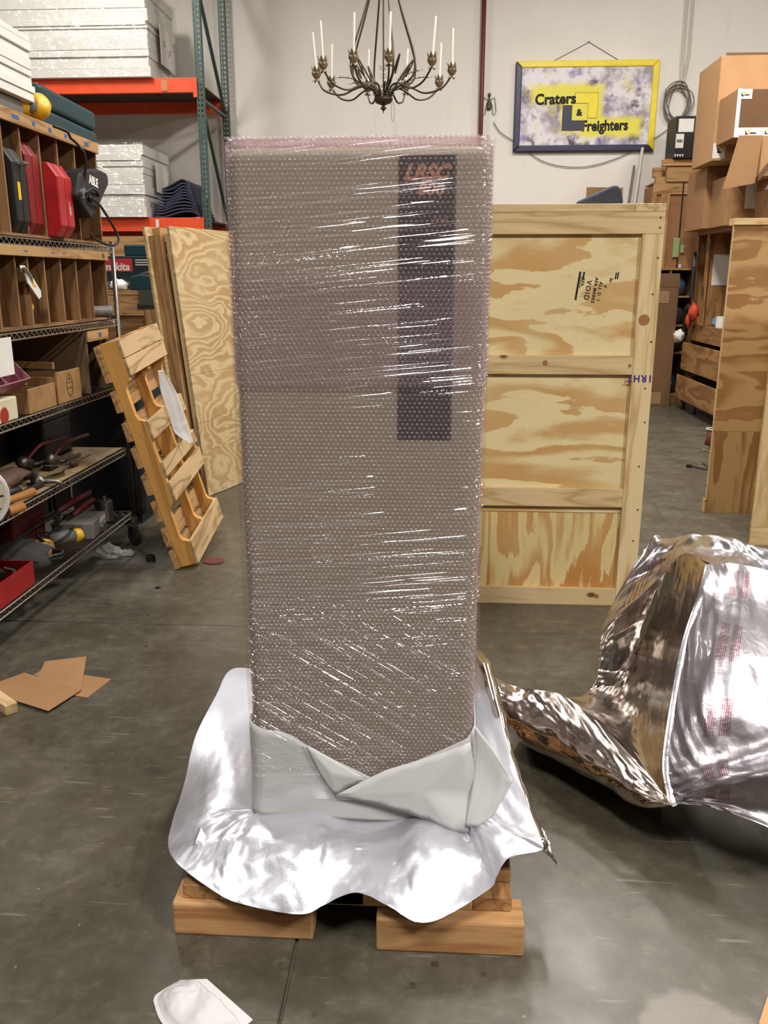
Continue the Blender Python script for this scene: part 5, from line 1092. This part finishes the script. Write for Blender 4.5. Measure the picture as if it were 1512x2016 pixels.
for y in (10.45, 10.0, 9.2):
    c_ = wl(MB().box(2.94, 3.0, y-.03, y+.03, .075, .0995).prism([(-.02,.075), (.02,.075), (.01,.03), (-.01,.03)], -.02, .02, Matrix.Translation((2.97,y,0)) @ Matrix.Rotation(R(90), 4, 'X') @ Matrix.Identity(4)), 'caster', STEEL, tc_)
    w_ = wl(MB().lathe([(0,-.015), (.036,-.015), (.036,.015), (0,.015)], 16, (2.97, y+.0, .037), Matrix.Rotation(R(90), 4, 'Y')), 'wheel', RUBBER, tc_); w_.parent = c_
wl(MB().box(3.07, 3.24, 10.155, 10.1585, 1.43, 1.76), 'paper_sheet', PAPER, tc_)
single('tape_roll', MB().lathe([(.02,0), (.06,0), (.06,.12), (.02,.12), (.02,0)], 24), WHITE, 'white paper roll standing on the cabinet shelf', 'roll', (3.12, 9.82, .9815), smooth=False)
single('blue_bag', MB().blob((0,0,.05), (.08,.13,.06), 6, .4, 2.3, 16, 10, -.05), paint((110,150,180), .4, 0, .2), 'pale blue plastic bag lying by the paper roll on the cabinet shelf', 'bag', (3.16, 9.98, .983), smooth=True)
single('blue_bag', MB().blob((0,0,.04), (.08,.10,.05), 16, .4, 2.3, 16, 10, -.04), paint((150,170,180), .4, 0, .2), 'greyish plastic bag nearer the bare plywood crate on the cabinet shelf', 'bag', (3.16, 9.63, .983), smooth=True)
single('orange_cloth', MB().blob((0,0,0), (.05,.10,.09), 4, .5, 2., 16, 10).blob((-.01,.14,-.10), (.03,.05,.08), 5, .5, 2.), paint((206,74,44), .7, 0, .2), 'orange cloth hanging on the cabinet post', 'cloth', (2.955, 10.33, 1.13), smooth=True)
single('dark_strap', MB().tube([(0,.0,.1), (-.02,.08,.05), (-.01,.12,-.1), (.0,.1,-.25)], .03, 8), BLACK, 'black strap hanging beside the orange cloth', 'strap', (2.955, 10.50, 1.10), smooth=True)
single('white_cloth', MB().blob((0,-.03,.06), (.06,.10,.07), 14, .4, 2., 18, 10), WHITE, 'white cloth bundle lying on the edge of the upper drawer', 'cloth', (2.89, 10.66, .78), smooth=True)
wsf = thing('bay_shelving', 'open wooden bay shelf against the back wall behind the tall carton', 'shelf', (2.85, 11.1, 0))
for x in (2.52, 2.80, 3.08): wl(MB().box(x-.01, x+.01, 10.86, 11.36, .10, 1.60), 'upright', DIM_Z, wsf)
for z in (.10, .61, .94, 1.28): wl(MB().box(2.5305, 2.789, 10.87, 11.36, z, z+.02), 'shelf', OLD_X, wsf); wl(MB().box(2.8105, 3.069, 10.87, 11.36, z, z+.02), 'shelf', OLD_X, wsf)
wl(MB().box(2.50, 3.10, 10.85, 11.38, 1.6005, 1.625), 'top', OLD_X, wsf); wl(MB().box(2.52, 3.08, 11.365, 11.378, .02, 1.60), 'back', DK, wsf); wl(MB().box(2.51, 3.09, 10.88, 11.36, 0, .0995), 'base', DIM_X, wsf)
for i, (x, z, c, r_, l_) in enumerate(((2.93, .122, (44,50,56), .115, 'big dark helmet shape in the lowest bay of the wall shelf'), (2.93, .632, (52,54,58), .11, 'dark mask with pale blue visor in the lower middle bay'), (2.93, .962, (60,66,76), .11, 'mask with blue visor in the upper middle bay'), (2.93, 1.302, (70,84,104), .11, 'blue grey mask in the top right bay'), (2.66, 1.302, (64,70,74), .11, 'grey helmet in the top left bay of the wall shelf'))):
    t = thing('face_shield', l_, 'helmet', (x, 11.02, z)); MB().blob((0,0,r_), (r_*.85,r_*.9,r_), i, .12, 1.5, 18, 12).build('shell', paint(c, .4, 0, .15), t, smooth=True)
    MB().blob((-.03,-r_*.8,r_*1.05), (r_*.35,r_*.2,r_*.35), i+4, .1).build('visor', paint((150,176,206), .25, 0, .1), t, smooth=True)
tcar = thing('tall_carton', 'tall narrow brown carton standing upright against the wall shelf', 'carton', (2.60, 10.62, 0))
MB().box(-.02, .245, 0, .20, 0, 1.40).build('body', CARD_D, tcar, bevel=.003); MB().box(-.02, .245, -.003, -.0003, 1.405, 1.56).box(-.02, .245, .0, .20, 1.401, 1.405).build('flap', CARD_D, tcar)
for x, z in ((.02, 1.22), (.02, .03)): MB().box(x, x+.12, -.0045, -.0005, z, z+.14).build('tape', paint((150,118,88), .4, 0, .05), tcar)
tk = thing('framed_crate', 'old tall wooden crate with black strap standing on the wall shelf', 'crate', (2.52, 10.88, 1.626))
MB().box(0, .78, .02, .46, 0, .93).build('body', paint((150,104,64), .7, 0, .12), tk); MB().box(0, .78, 0, .0195, .83, .95).build('rail', OLD_X, tk, bevel=.002); MB().box(.0, .045, 0, .0195, 0, .829).build('stile', OLD_Z, tk); MB().box(.10, .20, -.002, .0195, 0, .829).build('stile', OLD_Z, tk, bevel=.002); MB().box(.0, .78, .0, .46, .951, .965).build('lid', OLD_X, tk)
MB().box(.335, .350, -.006, -.0025, 0, .96).build('strap', BLACK, tk); 
single('green_note', MB().box(0, .07, -.004, 0, 0, .22).box(.09, .13, -.004, 0, .05, .14), paint((150,168,110), .6, 0, .05), 'pale green slip stuck low on the old tall crate', 'note', (2.80, 10.874, 1.75))
single('white_cup', MB().lathe([(.015,0), (.025,.04), (.022,.04), (.012,.004)], 12), WHITE, 'tiny white cup on top of the wall shelf edge', 'cup', (2.90, 10.865, 1.626))
for i, (x0, x1, y, z, h, l_) in enumerate(((2.56, 3.1, 10.95, 2.592, .07, 'lowest timber length on the old tall crate'), (2.66, 3.15, 10.86, 2.592, .17, 'short thick timber block on the old tall crate'), (2.60, 3.2, 10.84, 2.764, .075, 'pale upper timber length under the black carton'), (2.55, 3.1, 11.05, 2.665, .11, 'dark rear timber under the black carton'))):
    single('timber', MB().box(x0, x1, 0, .10 if i != 1 else .09, 0, h-.002), OLD_X if i != 2 else FIR_X, l_, 'timber', (0, y, z), group=None, bevel=.004)
bx = thing('black_carton', 'black printed carton with white labels on the timber stack by the wall', 'carton', (2.70, 10.80, 2.84))
MB().box(0, .50, 0, .40, 0, .45).build('body', paint((24,22,24), .5, 0, .15), bx, bevel=.004)
for x, z, w_, h_ in ((.03, .28, .17, .14), (.01, .11, .09, .15), (.24, .08, .09, .12)): MB().box(x, x+w_, -.003, -.0004, z, z+h_).build('label', PAPER, bx)
MB().box(.022, .085, -.0045, -.0032, .17, .20).build('barcode', GREYP, bx)
for k in range(4): MB().box(.01+.028*k, .025+.028*k, -.003, -.0004, .02, .045).build('symbol', PAPER, bx)
single('wall_pole', MB().bar((0,0,0), (.20,.25,.78), .035, .035), paint((200,194,184), .5, 0, .05), 'white pole leaning on the back wall beside the old tall crate', 'pole', (2.40, 11.05, 2.05)) if False else None
pl_ = single('leaning_strip', MB().bar((0,0,0), (.30,.30,3.0), .04, .03), paint((206,200,190), .5, 0, .05), 'long white strip leaning on the wall left of the old tall crate', 'strip', (2.16, 11.06, .03))
pl2 = single('leaning_strip', MB().bar((0,0,0), (.30,.30,2.80), .05, .02), paint((104,100,96), .5, 0, .05), 'dark grey strip leaning on the wall beside the white strip', 'strip', (2.08, 11.06, .03))
# cartons on the cabinet
LOGO_N = paint((44,38,64), .6, 0, .04); LOGO_Y = paint((232,206,70), .6, 0, .04)
def logo(root, x, y, z, s):
    MB().prism(ell(0,0,.5*s,.5*s,.2*s,0), -.0012, 0, Matrix.Translation((x,y,z)) @ Mxz).build('logo_corner', LOGO_N, root); MB().prism(ell(.25*s,.25*s,.55*s,.5*s,.2*s,1), -.0012, 0, Matrix.Translation((x,y,z)) @ Mxz).build('logo_corner', LOGO_Y, root)
def carton(label, x0, x1, y0, y1, z0, z1, mat=None, rot=0, name='cardboard_carton'):
    t = thing(name, label, 'carton', (x0, y0, z0), (0, 0, R(rot)))
    MB().box(0, x1-x0, 0, y1-y0, 0, z1-z0).build('body', mat or CARD, t, bevel=.003)
    return t
c1 = carton('tall plain carton at the left of the cabinet top under the big carton', 2.84, 3.16, 9.9, 10.6, 2.021, 2.64, CARD)
MB().box(.16, .22, -.002, -.0004, .17, .30).build('label', paint((190,150,130), .6, 0, .05), c1)
c2 = carton('carton with a white paper strip hanging on its front, on the cabinet', 2.90, 3.42, 9.35, 9.88, 2.021, 2.50, CARD)
MB().box(.18, .32, -.003, -.0004, .16, .42).build('paper_strip', PAPER, c2, bevel=.001)
c3 = carton('carton with taped edge at the right end of the cabinet top', 3.17, 3.6, 8.75, 9.3, 2.021, 2.42, CARD)
MB().box(.0, .06, -.003, -.0004, .0, .40).build('tape', WHITE, c3); logo(c3, .02, -.0035, .25, .07); MB().box(-.003, -.0004, .0, .08, .0, .40).build('tape', WHITE, c3)
c4 = carton('big tall plain carton on top of the cabinet carton pile', 2.74, 3.5, 9.42, 10.15, 2.645, 3.60, CARD_L)
MB().prism([(0,0), (.70,0), (.62,.30), (.10,.33)], 0, .004, Matrix.Translation((.05,.05,.956)) @ Matrix.Rotation(R(18), 4, 'X')).build('flap', CARD_D, c4)
MB().box(-.003, .12, -.003, -.0004, .02, .16).build('tape', WHITE, c4); logo(c4, .04, -.0035, .07, .08)
c5 = carton('open carton with white printed tape framing a dark panel, in front of the big one', 2.76, 3.4, 8.88, 9.41, 2.78, 3.20, CARD)
MB().box(.035, .64, -.004, -.0004, .085, .41).build('dark_panel', CARD_D, c5)
for a in ((0,.64,.0,.0845), (0,.0345,.085,.42)): MB().box(a[0], a[1], -.005, -.0004, a[2], a[3]).build('tape', WHITE, c5)
MB().box(.02, .13, -.007, -.0055, .33, .415).build('tape', WHITE, c5)
for x in (.10, .28, .46): logo(c5, x, -.0056, .025, .055); MB().box(x+.045, x+.10, -.0062, -.0054, .03, .042).build('tape_print', INK, c5); MB().box(x-.03, x+.09, -.0062, -.0054, .005, .014).build('tape_print', INK, c5)
logo(c5, .03, -.0075, .355, .05); MB().box(.06, .105, -.0082, -.0072, .36, .37).build('tape_print', INK, c5)
MB().prism([(-.10,-.47), (.19,-.42), (.21,-.005), (.0,-.005)], -.006, -.002, Mxz @ Matrix.Translation((0,0,-.15))).build('hanging_flap', CARD, c5)
c6 = carton('carton with a bent dark flap under the taped carton at the right edge', 2.98, 3.6, 8.74, 9.30, 2.425, 2.775, CARD_L)
MB().prism([(.0,0), (.0,.06), (.22,.36), (.26,.30)], 0, .004, Matrix.Translation((-.02,-.06,-.05)) @ Mxz).build('flap', CARD_D, c6); MB().prism([(.06,-.08), (.30,-.02), (.30,.20), (.12,.02)], 0, .004, Matrix.Translation((-.02,-.075,-.05)) @ Mxz).build('liner', GREYP, c6)
single('grey_rags', MB().blob((0,0,.05), (.12,.2,.07), 21, .5, 2.2, 18, 10, -.05), GREYP, 'grey rags on the cabinet top beneath the carton pile', 'rags', (3.13, 9.12-.0, 2.021), smooth=True) if False else None
single('black_pouch', MB().prism([(-.08,-.30), (.08,-.30), (.10,.05), (.02,.22), (-.06,.06)], -.02, .02, Matrix(((0,0,1,0),(1,0,0,0),(0,1,0,0),(0,0,0,1)))), BLACK, 'flat black pouch hanging on the cabinet above the orange cloth', 'pouch', (2.96, 10.50, 1.58), (0,0,R(-14)), bevel=.008)
bt = thing('work_boot', 'brown leather work boot standing on the floor beside the bare plywood crate', 'boot', (2.47, 7.74, 0), (0, 0, R(25)))
BR = paint((104,56,42), .45, 0, .2)
MB().tube([(.02,.0,.20), (.02,.0,.12), (-.0,-.01,.06)], [.06,.058,.062], 14).blob((.02,-.10,.05), (.055,.13,.045), 2, .08, 1.2, 16, 10, -.045).build('upper', BR, bt, smooth=True)
MB().prism([(-.03,.06), (.075,.06), (.08,-.1), (.06,-.22), (.0,-.23), (-.035,-.12)], 0, .022).build('sole', paint((170,150,130), .7, 0, .1), bt, bevel=.006); MB().tube([(.02+.062*math.cos(t), .062*math.sin(t), .205) for t in np.linspace(0, 6.28, 20, endpoint=False)], .007, 6, closed=True).build('collar', paint((190,182,170), .7, 0, .1), bt, smooth=True)
for k in range(4): MB().tube([(-.035,-.055-.02*k,.125-.018*k), (.02,-.06-.02*k,.135-.018*k), (.07,-.055-.02*k,.125-.018*k)], .005, 5).build('lace', paint((196,186,170), .7, 0, .1), bt)
pg_ = thing('plug_cord', 'short black plug cord lying on the floor before the bare plywood crate', 'cord', (2.15, 6.98, 0))
MB().tube([(-.03,.06,.012), (.03,.0,.008), (.10,-.05,.008), (.14,-.08,.008), (.10,.05,.01), (.06,.10,.03)], .006, 6).build('cord', BLACK, pg_, smooth=True); MB().bar((-.035,.065,.014), (-.07,.09,.014), .028, .024).build('plug', BLACK, pg_, bevel=.004)
single('cable_end', MB().tube([(-.10,.0,.008), (.0,-.02,.008), (.04,.03,.02), (.0,.06,.03)], .008, 6), BLACK, 'black cable end lying on the floor right of the pine-framed crate', 'cable', (1.80, 7.55, 0), smooth=True)
